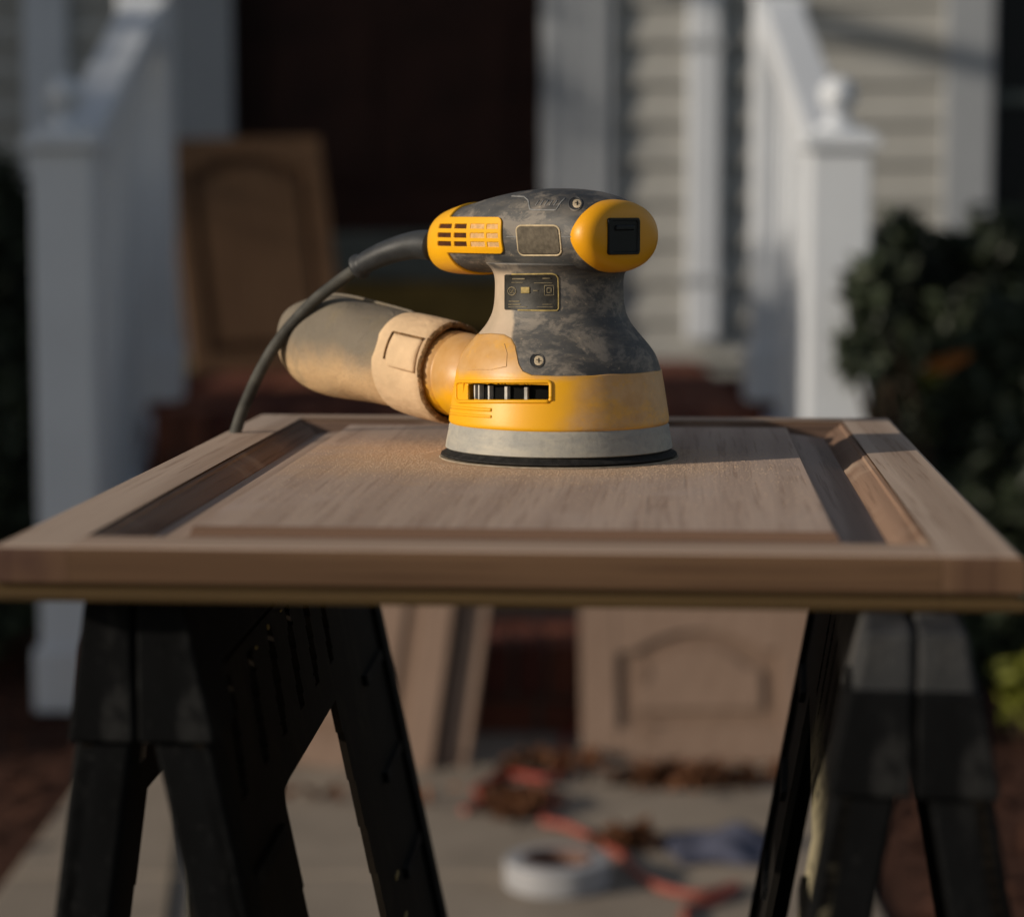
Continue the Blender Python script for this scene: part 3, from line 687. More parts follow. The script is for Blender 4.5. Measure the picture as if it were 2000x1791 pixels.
# leaf litter
b = MB(); r = random.Random(8)
for (px, py, sx, sy, n) in ((1010, 1580, 70, 22, 120), (1340, 1528, 160, 16, 170), (1230, 1650, 60, 12, 60), (1060, 1500, 120, 15, 60), (700, 1560, 180, 15, 20)):
    for k in range(n):
        q = atz(px + r.gauss(0, sx*.5), py + r.gauss(0, sy*.5), 0.014); q.z += r.uniform(0.002, 0.022)
        leaf_mesh(b, q, 0.022 * r.uniform(.6, 1.3), r)
o = b.build('leaf_litter', M['leaf_litter'], kind='stuff', fixn=False); tag(o, 'scattered brown and rust fallen leaves at the foot of the steps', 'leaves')
b = MB(); r = random.Random(18)
for k in range(2600):
    left = r.random() < .5
    x = r.uniform(-2.2, -0.74) if left else r.uniform(.53, 2.2); y = r.uniform(2.6, 6.6)
    q = Vector((x, y, 0.012 + r.random()*.02)); leaf_mesh(b, q, 0.028 * r.uniform(.5, 1.3), r)
o = b.build('mulch_chips', M['mulch'], kind='stuff', fixn=False); tag(o, 'reddish-brown bark mulch chips in the planting beds beside the walkway', 'mulch')

# ------------------------------------------------------------------ the cabinet door being sanded
ZT = H - 0.134                                     # its top face
DA = R(4.1)                # its length runs a little to the right
LW, LD = 0.408, 0.612
NL = Vector((-0.2086, 0.9400, ZT))
du = Vector((math.cos(DA), -math.sin(DA), 0)); dv = Vector((math.sin(DA), math.cos(DA), 0))
dc = NL + du * LW/2 + dv * LD/2
cd = thing('cabinet_door', 'sanded oak cabinet door lying flat across the two black sawhorses', 'cabinet door', (dc.x, dc.y, ZT - 0.0222), -DA, None)
TH = 0.0222; SW = 0.0322
hx, hy = LW/2, LD/2
prof = [(SW, TH), (.0030, TH), (.0014, TH-.0006), (.0004, TH-.0018), (0, TH-.0035), (0, TH-.0138), (.0006, TH-.0148), (.0034, TH-.0152), (.0036, TH-.0168), (.0004, TH-.0172), (-.0006, TH-.0182), (-.0006, TH-.0204), (.0006, TH-.0220), (.004, 0), (SW, 0)]
def edge_piece(name, keep, mats):
    """the four frame members, cut from one mitred ring so that the moulded outer edge runs round the corners"""
    b = MB(); n = len(prof)
    rings = []
    for (sx, sy) in ((-1,-1),(1,-1),(1,1),(-1,1)):
        rings.append([(sx*(hx - d), sy*(hy - d), z) for d, z in prof])
    rings.append(rings[0]); b.rings(rings, caps=False)
    bm = bmesh.new(); vs = [bm.verts.new(v) for v in b.v]
    for f in b.f:
        try: bm.faces.new([vs[i] for i in f])
        except ValueError: pass
    bmesh.ops.remove_doubles(bm, verts=bm.verts, dist=1e-6)
    for (co, no) in keep:
        g = bm.verts[:] + bm.edges[:] + bm.faces[:]
        r_ = bmesh.ops.bisect_plane(bm, geom=g, plane_co=co, plane_no=no, clear_outer=True)
        es = [e for e in r_['geom_cut'] if isinstance(e, bmesh.types.BMEdge)]
        bmesh.ops.holes_fill(bm, edges=es, sides=0)
    bmesh.ops.recalc_face_normals(bm, faces=bm.faces)
    me = bpy.data.meshes.new(name)
    for f in bm.faces:
        f.normal_update(); nn = f.normal; c = f.calc_center_median()
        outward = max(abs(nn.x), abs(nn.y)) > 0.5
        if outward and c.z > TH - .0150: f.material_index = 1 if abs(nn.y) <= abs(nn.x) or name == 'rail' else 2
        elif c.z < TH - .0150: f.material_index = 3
        f.smooth = False
    bm.to_mesh(me); bm.free()
    for m in mats: me.materials.append(M[m])
    o = bpy.data.objects.new(name, me); COL.objects.link(o); o.parent = cd
    return o
xi = hx - SW; gp = 0.0002
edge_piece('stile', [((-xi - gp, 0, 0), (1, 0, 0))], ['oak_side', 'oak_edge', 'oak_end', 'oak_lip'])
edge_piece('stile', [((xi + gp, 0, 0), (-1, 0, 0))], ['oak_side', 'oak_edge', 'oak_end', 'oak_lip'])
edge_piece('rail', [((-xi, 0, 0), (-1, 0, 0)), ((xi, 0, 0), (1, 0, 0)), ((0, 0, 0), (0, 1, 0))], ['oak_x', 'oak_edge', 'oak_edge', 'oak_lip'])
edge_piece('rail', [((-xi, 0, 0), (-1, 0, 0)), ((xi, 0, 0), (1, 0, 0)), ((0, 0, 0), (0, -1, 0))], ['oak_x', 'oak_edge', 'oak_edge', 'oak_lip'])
def mitre(name, pr, ax, mats, smooth=False):
    # ax: 0 left, 1 right, 2 near, 3 far
    n = len(pr)
    def P(d, z, e):
        a, c = hx - d, hy - d
        return {0: (-a, e*c, z), 1: (a, e*c, z), 2: (e*a, -c, z), 3: (e*a, c, z)}[ax]
    b = MB(); b.rings([[P(d, z, -1) for d, z in pr], [P(d, z, 1) for d, z in pr]]); o = b.build(name, mats, cd, smooth=smooth); return o
M1, M2 = SW, SW + 0.0125
mp_ = [(M1, TH - .0009), (M1 + .0020, TH - .0012), (M1 + .0027, TH - .0026), (M1 + .0050, TH - .0034), (M1 + .0082, TH - .0050), (M1 + .0108, TH - .0074), (M2, TH - .0084), (M2, TH - .015), (M1, TH - .015)]
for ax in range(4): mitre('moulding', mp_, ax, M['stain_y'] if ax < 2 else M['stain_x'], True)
F0 = SW + 0.0362                                     # inset of the raised field
b = MB(); a, c = hx - M2 + .0002, hy - M2 + .0002; fa, fc = hx - F0, hy - F0
z0, z1, z2 = TH - .0090, TH - .0042, TH - .0004
q = lambda A_, C_, z: [(-A_, -C_, z), (A_, -C_, z), (A_, C_, z), (-A_, C_, z)]
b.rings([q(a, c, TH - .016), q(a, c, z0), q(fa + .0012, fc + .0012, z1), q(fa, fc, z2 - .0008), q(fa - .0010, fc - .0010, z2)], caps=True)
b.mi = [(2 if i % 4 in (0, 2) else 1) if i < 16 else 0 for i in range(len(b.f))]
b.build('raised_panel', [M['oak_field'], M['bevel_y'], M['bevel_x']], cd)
# sanding dust strewn on the panel: real grains
b = MB(); r = random.Random(2)
for k in range(16000):
    a_ = r.uniform(0, 6.283); rr = 0.064 + abs(r.gauss(0, .035))
    x = 0.026 + rr*math.cos(a_) - 0.01; y = 1.287 + rr*math.sin(a_)
    if r.random() < .3: x = r.uniform(-.12, .16); y = r.uniform(1.02, 1.42)
    s_ = r.uniform(.00008, .00034); z = ZT - .00045
    lq = tmat(cd).inverted() @ Vector((x, y, z))
    if abs(lq.x) > fa - .002 or abs(lq.y) > fc - .002: continue
    b.add([(x - s_, y - s_, z), (x + s_, y - s_, z), (x, y + s_, z), (x, y, z + s_*1.3)], [(0, 1, 3), (1, 2, 3), (2, 0, 3)])
o = b.build('sawdust', M['grain'], kind='stuff', fixn=False); tag(o, 'fine sawdust grains on the oak panel round the sander', 'sawdust')

# ------------------------------------------------------------------ sawhorses
def sawhorse(label, near, k, s, L, top_hw, dusty, seed):
    ang = math.atan(k); zt = ZT - 0.0226
    t = thing('sawhorse', label, 'sawhorse', (near.x, near.y, 0), -ang, 'folding sawhorses under the cabinet door')
    zb = zt - 0.040                                      # underside of the top beam
    bm_ = M['black_plastic']; tm = M['black_dusty'] if dusty else bm_
    # outer face x at height z for side e
    def X(e, z, inset=0.0): return e * (top_hw + (s[0] if e < 0 else s[1]) * (zt - z) - inset)
    for e in (-1, 1):
        # top beam half
        b = MB(); b.hexa([(e*.0008, 0, zb), (X(e, zb), 0, zb), (X(e, zb), L, zb), (e*.0008, L, zb), (e*.0008, 0, zt), (X(e, zt), 0, zt), (X(e, zt), L, zt), (e*.0008, L, zt)])
        b.build('top_beam', tm, t, bevel=0.002)
        # end brackets
        for y0, y1 in ((-0.004, 0.05), (L - .05, L + .004)):
            za = zt - 0.062; o_ = .0022; zc_ = .022 if dusty else .003
            b = MB(); b.hexa([(e*.0009, y0, za), (X(e, za) + e*o_, y0, za), (X(e, za) + e*o_, y1, za), (e*.0009, y1, za), (e*.0009, y0, zt - zc_), (X(e, zt-zc_) + e*o_, y0, zt - zc_), (X(e, zt-zc_) + e*o_, y1, zt - zc_), (e*.0009, y1, zt - zc_)])
            b.build('end_bracket', bm_, t, bevel=0.0015)
        # side web with slots and leg cut-out
        zlo = 0.02; web_z = 0.675; lw = 0.150
        ya, yb = lw + .02, L - lw - .09
        slots = [(0.07 + i*0.062, 0.016) for i in range(6)]
        zs = [zlo, 0.10, 0.3, 0.5, 0.62, web_z, 0.695]; ztop = zb - .004
        def inside(y, z):
            if z < web_z:
                w_ = lw * (0.62 + 0.38 * (z / web_z)); return y < w_ or y > L - (w_ + 0.03*(z/web_z) if dusty else 0.245*(0.6 + 0.4*z/web_z))
            if 0.694 < z < 0.744:
                for (c_, h_) in slots:
                    sk = (z - 0.72) * 0.35
                    if abs(y - c_ - sk) < h_ * (0.75 if z > .735 or z < .70 else 1) * .6: return False
            return True
        ny, nz = 150, 170; b = MB(); idx = {}
        dy = L/ny
        zz = [zlo + (web_z - zlo) * i/70 for i in range(70)] + [web_z + (ztop - web_z) * i/40 for i in range(41)]
        tk = 0.004
        def vid(i, j, lay):
            key = (i, j, lay)
            if key not in idx:
                idx[key] = len(b.v); z = zz[j]; b.v.append(Vector((X(e, z, 0.0035 + lay*tk), i*dy, z)))
            return idx[key]
        occ = [[inside((i+.5)*dy, (zz[j]+zz[j+1])/2) for j in range(len(zz)-1)] for i in range(ny)]
        for i in range(ny):
            for j in range(len(zz) - 1):
                if not occ[i][j]: continue
                b.f.append([vid(i,j,0), vid(i+1,j,0), vid(i+1,j+1,0), vid(i,j+1,0)]); b.f.append([vid(i,j,1), vid(i,j+1,1), vid(i+1,j+1,1), vid(i+1,j,1)])
                for (di, dj, p, q_) in ((-1,0,(i,j),(i,j+1)), (1,0,(i+1,j+1),(i+1,j)), (0,-1,(i+1,j),(i,j)), (0,1,(i,j+1),(i+1,j+1))):
                    a_, c_ = i + di, j + dj
                    if not (0 <= a_ < ny and 0 <= c_ < len(zz)-1 and occ[a_][c_]):
                        b.f.append([vid(*p, 0), vid(*q_, 0), vid(*q_, 1), vid(*p, 1)])
        b.mi = [0]*len(b.f)
        b.build('side_panel', M['web_sun_patch'] if (dusty and e < 0) else M['horse_web'], t)  # dusty also picks the web with the sunlight painted in
        # legs: deep channels at both ends
        for (y0, y1) in ((0.0, 0.028), (L - .028, L)):
            zl = zt - .0625
            b = MB(); w_ = .024
            b.hexa([(X(e, 0.0, w_), y0, 0.011), (X(e, 0.0), y0, 0.011), (X(e, 0.0), y1, 0.011), (X(e, 0.0, w_), y1, 0.011),
                    (X(e, zl, min(w_, top_hw + (s[0] if e < 0 else s[1])*(zt-zl) - .001)), y0, zl), (X(e, zl), y0, zl), (X(e, zl), y1, zl), (X(e, zl, min(w_, top_hw + (s[0] if e < 0 else s[1])*(zt-zl) - .001)), y1, zl)])
            b.build('leg', bm_, t, bevel=0.002)
        for zc in (0.66, 0.60, 0.54, 0.3):                # stiffening ribs on the legs
            for yy in (0.03, L - .13):
                b = MB(); f = 0.0015
                b.hexa([(X(e, zc) - e*.0038, yy, zc), (X(e, zc) - e*.0002, yy, zc), (X(e, zc) - e*.0002, yy + .09, zc), (X(e, zc) - e*.0038, yy + .09, zc),
                        (X(e, zc+.006) - e*.0038, yy, zc+.006), (X(e, zc+.006) - e*.0002, yy, zc+.006), (X(e, zc+.006) - e*.0002, yy + .09, zc+.006), (X(e, zc+.006) - e*.0038, yy + .09, zc+.006)])
                b.build('rib', bm_, t)
    def mark(px, py, wpx, hpx):
        """remains of a yellow sticker on the outer face of the right-hand side panel"""
        inv = tmat(t).inverted(); d = ray(px, py); q = CAM + d*0.85
        for i in range(1500):
            q = q + d*0.0006; l = inv @ q
            if l.x < X(1, l.z, 0.0033): break
        sc_ = (q - CAM).dot(FW)/FPX; a, c_ = wpx*sc_/2, hpx*sc_/2; ya_ = l.y; z_ = l.z
        b = MB(); b.hexa([(X(1, z_-c_, .0036), ya_-a*2, z_-c_), (X(1, z_-c_, .0028), ya_-a*2, z_-c_), (X(1, z_-c_, .0028), ya_+a*2, z_-c_*.6), (X(1, z_-c_, .0036), ya_+a*2, z_-c_*.6),
            (X(1, z_+c_, .0036), ya_-a*2, z_+c_), (X(1, z_+c_, .0028), ya_-a*2, z_+c_), (X(1, z_+c_, .0028), ya_+a*1.5, z_+c_), (X(1, z_+c_, .0036), ya_+a*1.5, z_+c_)])
        b.build('sticker_scrap', M['label_yellow'], t)
    if not dusty:
        for m_ in ((432, 1218, 14, 16), (523, 1224, 9, 9), (500, 1264, 8, 5), (548, 1192, 8, 4), (775, 1708, 26, 9), (792, 1787, 22, 8)): mark(*m_)
    return t
p = at(264, 1185, 0.965); p.z = 0
s1 = sawhorse('black folding sawhorse at left, its far leg showing yellow marks', p, 0.047, (0.135, 0.205), 0.60, 0.0178, False, 1)
p = at(1790, 1215, 0.872); p.z = 0
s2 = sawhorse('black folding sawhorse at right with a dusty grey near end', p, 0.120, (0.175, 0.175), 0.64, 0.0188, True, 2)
def flat_patch(name, parent, c, du_, dv_, nrm, w_, h_, mat, th=0.0006):
    b = MB(); c = Vector(c); a = du_*w_/2; e = dv_*h_/2; n = nrm*th
    b.hexa([c-a-e, c+a-e, c+a+e, c-a+e, c-a-e+n, c+a-e+n, c+a+e+n, c-a+e+n]); return b.build(name, mat, parent, world=True)

# ------------------------------------------------------------------ the sander
PC = Vector((0, 1.287, ZT - 0.0006)); PC.x = (1092 - 1000) / FPX * 1.287
RZ_S = R(-45)
sn = thing('orbital_sander', 'yellow and black palm sander covered in wood dust, standing on the oak door', 'sander', PC, RZ_S)
TS = tmat(sn); TSi = TS.inverted()
N = 128
b = MB(); b.lathe([(.0646, .0001), (.0650, .0005), (.0646, .0010), (.060, .0012)], N); b.build('sanding_disc', M['disc'], sn, smooth=True)
b = MB(); b.lathe([(.0600, .0014), (.0632, .0016), (.0640, .0021), (.0638, .0028), (.0626, .0034), (.0612, .0040), (.0600, .0052), (.0575, .0075)], N); b.build('backing_pad', M['pad'], sn, smooth=True)
b = MB(); b.lathe([(.0575, .0058), (.0608, .0056), (.0615, .0061), (.0610, .0095), (.0603, .0130), (.0598, .0150), (.0596, .0178), (.0588, .0192), (.055, .0194)], N); b.build('dust_skirt', M['skirt'], sn, smooth=True)
BODY = [(.0190, .0583), (.0200, .0590), (.0225, .0589), (.0300, .0578), (.0400, .0562), (.0455, .0552), (.0480, .0548), (.0553, .0522), (.0600, .0492), (.0650, .0450), (.0700, .0408), (.0732, .0385), (.0780, .0362), (.0830, .0351), (.0900, .0346), (.0970, .0348), (.1010, .0362), (.1050, .0395)]
def br(z): return smoothtab(BODY, z)[0]
# boundary between yellow collar and black housing, from points on the bell surface
def bell_hit(px, py):
    d = ray(px, py).normalized(); o_ = CAM.copy(); best = None
    q = o_ + d * 1.15
    for i in range(1600):
        q = q + d * 0.0001; l = q - PC
        if math.hypot(l.x, l.y) < br(l.z): best = l; break
    if best is None: return None
    lo = TSi.to_3x3() @ best
    return math.atan2(lo.y, lo.x), best.z
bp = [(938, 652), (960, 650), (985, 652), (1000, 660), (1008, 675), (1011, 692), (1014, 710), (1022, 724), (1040, 732), (1090, 734), (1160, 733), (1230, 729), (1275, 724)]
bnd = [bell_hit(*p) for p in bp]; bnd = [x for x in bnd if x]
a0 = bnd[0][0]
def unw(a):
    while a < bnd_ref - math.pi: a += 2*math.pi
    while a >= bnd_ref + math.pi: a -= 2*math.pi
    return a
bnd_ref = bnd[len(bnd)//2][0]
tab = sorted((unw(a), z) for a, z in bnd)
zl, zr = tab[0][1], tab[-1][1]
zmain = min(zl, zr); zsh = max(zl, zr)
print('BOUNDARY', [(round(math.degrees(a)), round(z, 4)) for a, z in tab])
# rear side mirrored: the high yellow shoulder spans from the near edge to its mirror image across the sander axis (local y=0)
def zb_of(a):
    # a in local angle; local -x (pi) is the rear. mirror so that only |angle from rear| matters
    da = abs(((a - math.pi) + math.pi) % (2*math.pi) - math.pi)         # 0 at the rear
    return lerp(mt, da)[0]
mt = []
for a, z in tab:
    da = abs(((a - math.pi) + math.pi) % (2*math.pi) - math.pi); mt.append((da, z))
mt.sort()
# keep monotonic in angle
mm = [];
for x in mt:
    if not mm or x[0] > mm[-1][0] + 1e-4: mm.append(x)
mt = mm
NA = 1200
b = MB(); nz = 60; ring_pts = []
slot_box = (913, 748.5, 1073, 780.5)
for k in range(nz + 1):
    row = []
    for j in range(NA):
        a = 2*math.pi*j/NA; zt_ = zb_of(a); z = .0186 + (zt_ - .0186) * k/nz
        rr = br(z) + 0.0005
        if k == nz: rr -= 0.0007
        if k == 0: rr -= .001
        row.append((rr*math.cos(a), rr*math.sin(a), z))
    ring_pts.append(row)
def in_slot(i, j):
    jj = (j + 1) % NA
    c = (Vector(ring_pts[i][j]) + Vector(ring_pts[i+1][jj])) / 2
    wp = TS @ c
    if (wp - PC).y > 0 and (wp - PC).x > -.05: return False
    x, y = proj(wp); x0, y0, x1, y1 = slot_box; sl = (x - x0) / (x1 - x0)
    off = sl * 3
    return x0 < x < x1 and y0 + off < y < y1 + off*1.2
b.rings(ring_pts, caps=False, skip=in_slot)
b.build('collar', M['yellow_collar'], sn, smooth=True, solid=0.0016)
for o_ in list(sn.children):
    pass
b = MB(); rows = []
ztop = BODY[-1][0]
for k in range(71):
    row = []
    for j in range(300):
        a = 2*math.pi*j/300; z0_ = zb_of(a) - .0022; z = z0_ + (ztop - z0_) * k/70
        rr = br(z); row.append((rr*math.cos(a), rr*math.sin(a), z))
    rows.append(row)
b.rings(rows, caps=True); b.build('motor_housing', M['housing'], sn, smooth='all')
# object-space shaders need the sander frame: shift part origins back to the sander origin
def origin_to_sander(o):
    d = o.location.copy()
    o.data.transform(Matrix.Translation(d)); o.location = (0, 0, 0)
for o in sn.children: origin_to_sander(o)
# inside of the slot
b = MB(); b.lathe([(.0515, .019), (.0500, .046)], 64, caps=False); origin_to_sander(b.build('inner_shell', M['hollow'], sn, smooth=True))
b = MB(); b.lathe([(.0515, .0285), (.0530, .0292), (.0530, .0312), (.050, .0316)], 96, caps=False); origin_to_sander(b.build('fan_ring', M['fan'], sn, smooth=True))
def surf_in(px, py, r_):
    """point on a cylinder of radius r_ round the sander axis seen at that pixel"""
    d = ray(px, py); q = CAM - PC; A_ = d.x**2 + d.y**2; B_ = 2*(q.x*d.x + q.y*d.y); C_ = q.x**2 + q.y**2 - r_*r_
    D_ = B_*B_ - 4*A_*C_
    if D_ < 0: return None
    return CAM + d * ((-B_ - math.sqrt(D_)) / (2*A_))
for px, wpx in ((930, 4), (938, 4), (957, 4), (990, 6), (1028, 6)):
    p0 = surf_in(px, 765, .0525)
    l = TSi @ p0; a = math.atan2(l.y, l.x); hw = wpx / 3650 / 2
    b = MB(); Mr = Matrix.Rotation(a, 4, 'Z')
    b.box((.0505, -hw, .0300), (.0535, hw, .0415), Mr); origin_to_sander(b.build('fan_vane', M['fan'], sn))
b = MB(); p0 = surf_in(900, 765, .0530); l = TSi @ surf_in(911, 765, .0552); a = math.atan2(l.y, l.x)
b.box((.0500, -.0006, .0290), (.0572, .0006, .0425), Matrix.Rotation(a, 4, 'Z')); origin_to_sander(b.build('slot_wall', M['yellow'], sn))

# grip (the head): lofted superellipse along local x
GR = [(-.0900, .003, .003, .1145), (-.0893, .0085, .0078, .1145), (-.0870, .0135, .0120, .1147), (-.0830, .0175, .0148, .1150), (-.0770, .0207, .0166, .1157), (-.0680, .0235, .0180, .1167),
      (-.0560, .0262, .0193, .1180), (-.0400, .0288, .0208, .1198), (-.0200, .0306, .0222, .1214), (.0000, .0312, .0226, .1220), (.0180, .0312, .0222, .1216), (.0300, .0304, .0210, .1206), (.0380, .0290, .0192, .1196), (.0420, .0270, .0175, .1193)]
def gsec(u): return smoothtab(GR, u)
def gpt(u, a, off=0.0):
    hv, hz, zc = gsec(u); ex = 2/2.45
    c, s_ = math.cos(a), math.sin(a)
    y = hv * math.copysign(abs(c)**ex, c); z = hz * math.copysign(abs(s_)**ex, s_)
    p = Vector((u, y, zc + z))
    if off:
        n_ = Vector((0, c / max(hv, .004), s_ / max(hz, .004))).normalized()
        if u < -.07: n_ = (n_ + Vector((-1, 0, 0)) * min(1.5, ((-.07 - u) / .02)**1.5 * 1.5)).normalized()
        p += n_ * off
    return p
def gus(n, a=-.0900, b_=.0420): return [a + (b_ - a) * (0.5 - 0.5*math.cos(math.pi*i/n)) for i in range(n + 1)]
NU, NG = 110, 192
b = MB(); b.rings([[gpt(u, 2*math.pi*j/NG) for j in range(NG)] for u in gus(NU)]); origin_to_sander(b.build('grip', M['grip'], sn, smooth='all'))
# yellow rear vent cover: shell over the rear, a tongue running forward on each side, with openings
dg = lambda px, py: None
def build_bvh(objs):
    vs, fs = [], []
    for o in objs:
        base = len(vs); Mx = TS @ Matrix.Translation(o.location)
        vs.extend(Mx @ v.co for v in o.data.vertices); fs.extend([base + i for i in p.vertices] for p in o.data.polygons)
    return BVHTree.FromPolygons(vs, fs)
byname = {o.name.split('.')[0]: o for o in sn.children}
bvh = build_bvh([byname['grip'], byname['motor_housing'], byname['collar']])
def hit(px, py):
    d = ray(px, py).normalized(); h = bvh.ray_cast(CAM, d)
    return (h[0], h[1]) if h[0] is not None else (None, None)
def gl(px, py):
    h, n_ = hit(px, py); return TSi @ h if h is not None else None
tl, tr, brr, bl_ = gl(905, 424), gl(983, 424), gl(988, 494), gl(880, 496)
UA = (tr.x + brr.x) / 2; ZT_, ZB_ = tl.z, (brr.z + bl_.z) / 2 ; UT = gl(882, 423).x if gl(882, 423) else -.078
UBOT = (gl(885, 512) or Vector((-.076, 0, 0))).x
print('VENT', UA, ZT_, ZB_, UT, UBOT, tr, brr)
ucol = []
for (a_, c_) in ((857, 884), (889, 914), (921, 949), (953, 976)):
    ua, ub = gl(a_, 461), gl(c_, 461); ucol.append((ua.x, ub.x))
zrow = []
for (a_, c_) in ((437, 447), (455, 465), (472, 482)):
    za, zb2 = gl(905, a_), gl(905, c_); zrow.append((zb2.z, za.z))
NU2, NG2 = 220, 900
us = sorted([-.0900 + (UA + .0900) * (i/NU2) for i in range(NU2 + 1)] + [q_ for c_ in ucol for q_ in c_])
def in_yellow(u, z, y=0):
    rc = .0035
    if u > UA: return False
    if ZB_ < z < ZT_:
        du_ = max(0, u - (UA - rc)); dz = max(0, z - (ZT_ - rc), (ZB_ + rc) - z)
        if du_ > 0 and dz > 0 and math.hypot(du_, dz) > rc: return False
        return True
    if z >= ZT_: return u < UT
    return u < UBOT + (ZB_ - z) * 0.35
def in_hole(u, z):
    for (a_, c_) in ucol:
        for (d_, e_) in zrow:
            if a_ < u < c_ and d_ < z < e_: return True
    return False
P = [[gpt(u, 2*math.pi*j/NG2, 0.0013) for j in range(NG2)] for u in us]
def sk(i, j):
    c = (P[i][j] + P[i+1][(j+1) % NG2]) / 2
    return (not in_yellow(c.x, c.z)) or in_hole(c.x, c.z)
b = MB(); b.rings(P, caps=False, skip=sk); origin_to_sander(b.build('rear_vent_cover', M['yellow'], sn, smooth='all', solid=0.0018, fixn=True))
# what lies in the openings: dark in the two rear columns, packed dust in the two front ones
for ci, (a_, c_) in enumerate(ucol):
    for (d_, e_) in zrow:
        for side in (-1, 1):
            b = MB(); m_ = 5; row = []
            for i in range(m_ + 1):
                u = a_ + (c_ - a_)*i/m_; hv, hz, zc = gsec(u); rr_ = []
                for j in range(4):
                    z = d_ + (e_ - d_)*j/3; s_ = max(-1, min(1, (z - zc)/hz)); y = hv * (1 - abs(s_)**2.45)**(1/2.45) + (.00025 if ci < 2 else .0009)
                    rr_.append((u, side*y, z))
                row.append(rr_)
            b.rings(row, closed=False, caps=False)
            origin_to_sander(b.build('vent_recess' if ci < 2 else 'packed_dust', M['recess'] if ci < 2 else M['dust_fill'], sn, smooth='all', fixn=False))

# yellow front cap
CAPT = [(.0350, 1.00, 0), (.0362, 1.045, 0), (.0395, 1.065, 0), (.0430, 1.05, 0), (.0458, 1.00, 0), (.0478, .92, 0), (.0490, .80, 0), (.0496, .65, 0), (.0499, .45, 0), (.0500, .2, 0), (.0500, .02, 0)]
b = MB(); rows = []
for (u, f, _) in CAPT:
    hv, hz, zc = .0282*f, .0180*f, .1195
    rows.append([(u, hv*math.copysign(abs(math.cos(a))**.97, math.cos(a)), zc + hz*math.copysign(abs(math.sin(a))**.97, math.sin(a))) for a in [2*math.pi*j/96 for j in range(96)]])
b.rings(rows); cap = b.build('front_cap', M['yellow_cap'], sn, smooth='all'); origin_to_sander(cap)
def rrect(hw, hh, r_, n=6):
    out = []
    for cx, cy, a in ((hw-r_, hh-r_, 0), (-hw+r_, hh-r_, 90), (-hw+r_, -hh+r_, 180), (hw-r_, -hh+r_, 270)):
        for k in range(n + 1):
            t_ = R(a + 90*k/n); out.append((cx + r_*math.cos(t_), cy + r_*math.sin(t_)))
    return out
b = MB(); rows = [[(u, y - .0035, .1195 + z) for y, z in rrect(.0118*f, .0092*f, .0018)] for u, f in ((.0470, 1.04), (.0503, 1.04), (.0508, 1.0), (.0508, .90), (.0502, .87))]
b.rings(rows); b.build('switch_boot', M['cap_window'], cap, smooth=True)
b = MB(); b.box((.0495, -.0105, .1195 + .0030), (.0511, .0040, .1195 + .0058)); b.build('switch_rocker', M['cap_window'], cap, bevel=.0007)

# decals that sit on the surface, built by casting onto the housing
def patch(name, inside, box, step, off, mat, par=sn, thick=0.0004):
    x0, y0, x1, y1 = box; nx = int((x1-x0)/step); ny = int((y1-y0)/step); b = MB(); idx = {}
    def vid(i, j):
        if (i, j) not in idx:
            h, n_ = hit(x0 + i*step, y0 + j*step)
            if h is None: return None
            idx[(i, j)] = len(b.v); b.v.append(h + n_ * off)
        return idx[(i, j)]
    for i in range(nx):
        for j in range(ny):
            if inside(x0 + (i+.5)*step, y0 + (j+.5)*step):
                q_ = [vid(i, j), vid(i, j+1), vid(i+1, j+1), vid(i+1, j)]
                if None not in q_: b.f.append(q_); b.mi.append(0)
    if par is sn:
        return origin_fix(b.build(name, mat, sn, world=True, smooth='all', solid=thick, fixn=False))
    Mi = (TS @ Matrix.Translation(par.location)).inverted(); b.v = [Mi @ v for v in b.v]
    return b.build(name, mat, par, smooth='all', solid=thick, fixn=False)
def origin_fix(o): return o
def in_rr(cx, cy, hw, hh, r_, shear=0.0):
    def f(x, y):
        xx = abs(x - cx - shear*(y - cy)); yy = abs(y - cy)
        if xx > hw or yy > hh: return False
        dx, dy = xx - (hw - r_), yy - (hh - r_)
        return not (dx > 0 and dy > 0 and math.hypot(dx, dy) > r_)
    return f
def stroke(name, pts, rad, mat, par=sn, closed=False, off=0.0001, n=3):
    pp = []
    P_ = list(pts) + ([pts[0]] if closed else [])
    for (a_, c_) in zip(P_, P_[1:]):
        m_ = max(1, int(math.hypot(c_[0]-a_[0], c_[1]-a_[1]) / n))
        pp += [(a_[0] + (c_[0]-a_[0])*k/m_, a_[1] + (c_[1]-a_[1])*k/m_) for k in range(m_)]
    pp.append(P_[-1]); W_ = []
    for q_ in pp:
        h, n_ = hit(*q_)
        if h is not None: W_.append(h + n_*off)
    b = MB()
    if len(W_) < 2: return
    b.tube(W_, rad, 6)
    if par is sn: return b.build(name, mat, sn, world=True, smooth='all')
    Mi = (TS @ Matrix.Translation(par.location)).inverted(); b.v = [Mi @ v for v in b.v]; return b.build(name, mat, par, smooth='all')
def rrpts(cx, cy, hw, hh, r_, shear=0.0):
    return [(cx + x + shear*(y), cy + y) for x, y in rrect(hw, hh, r_)]
# rim round the collar slot
stroke('slot_rim', rrpts(984, 765, 92, 19.5, 7, 0.0), .0011, M['yellow'], closed=True)
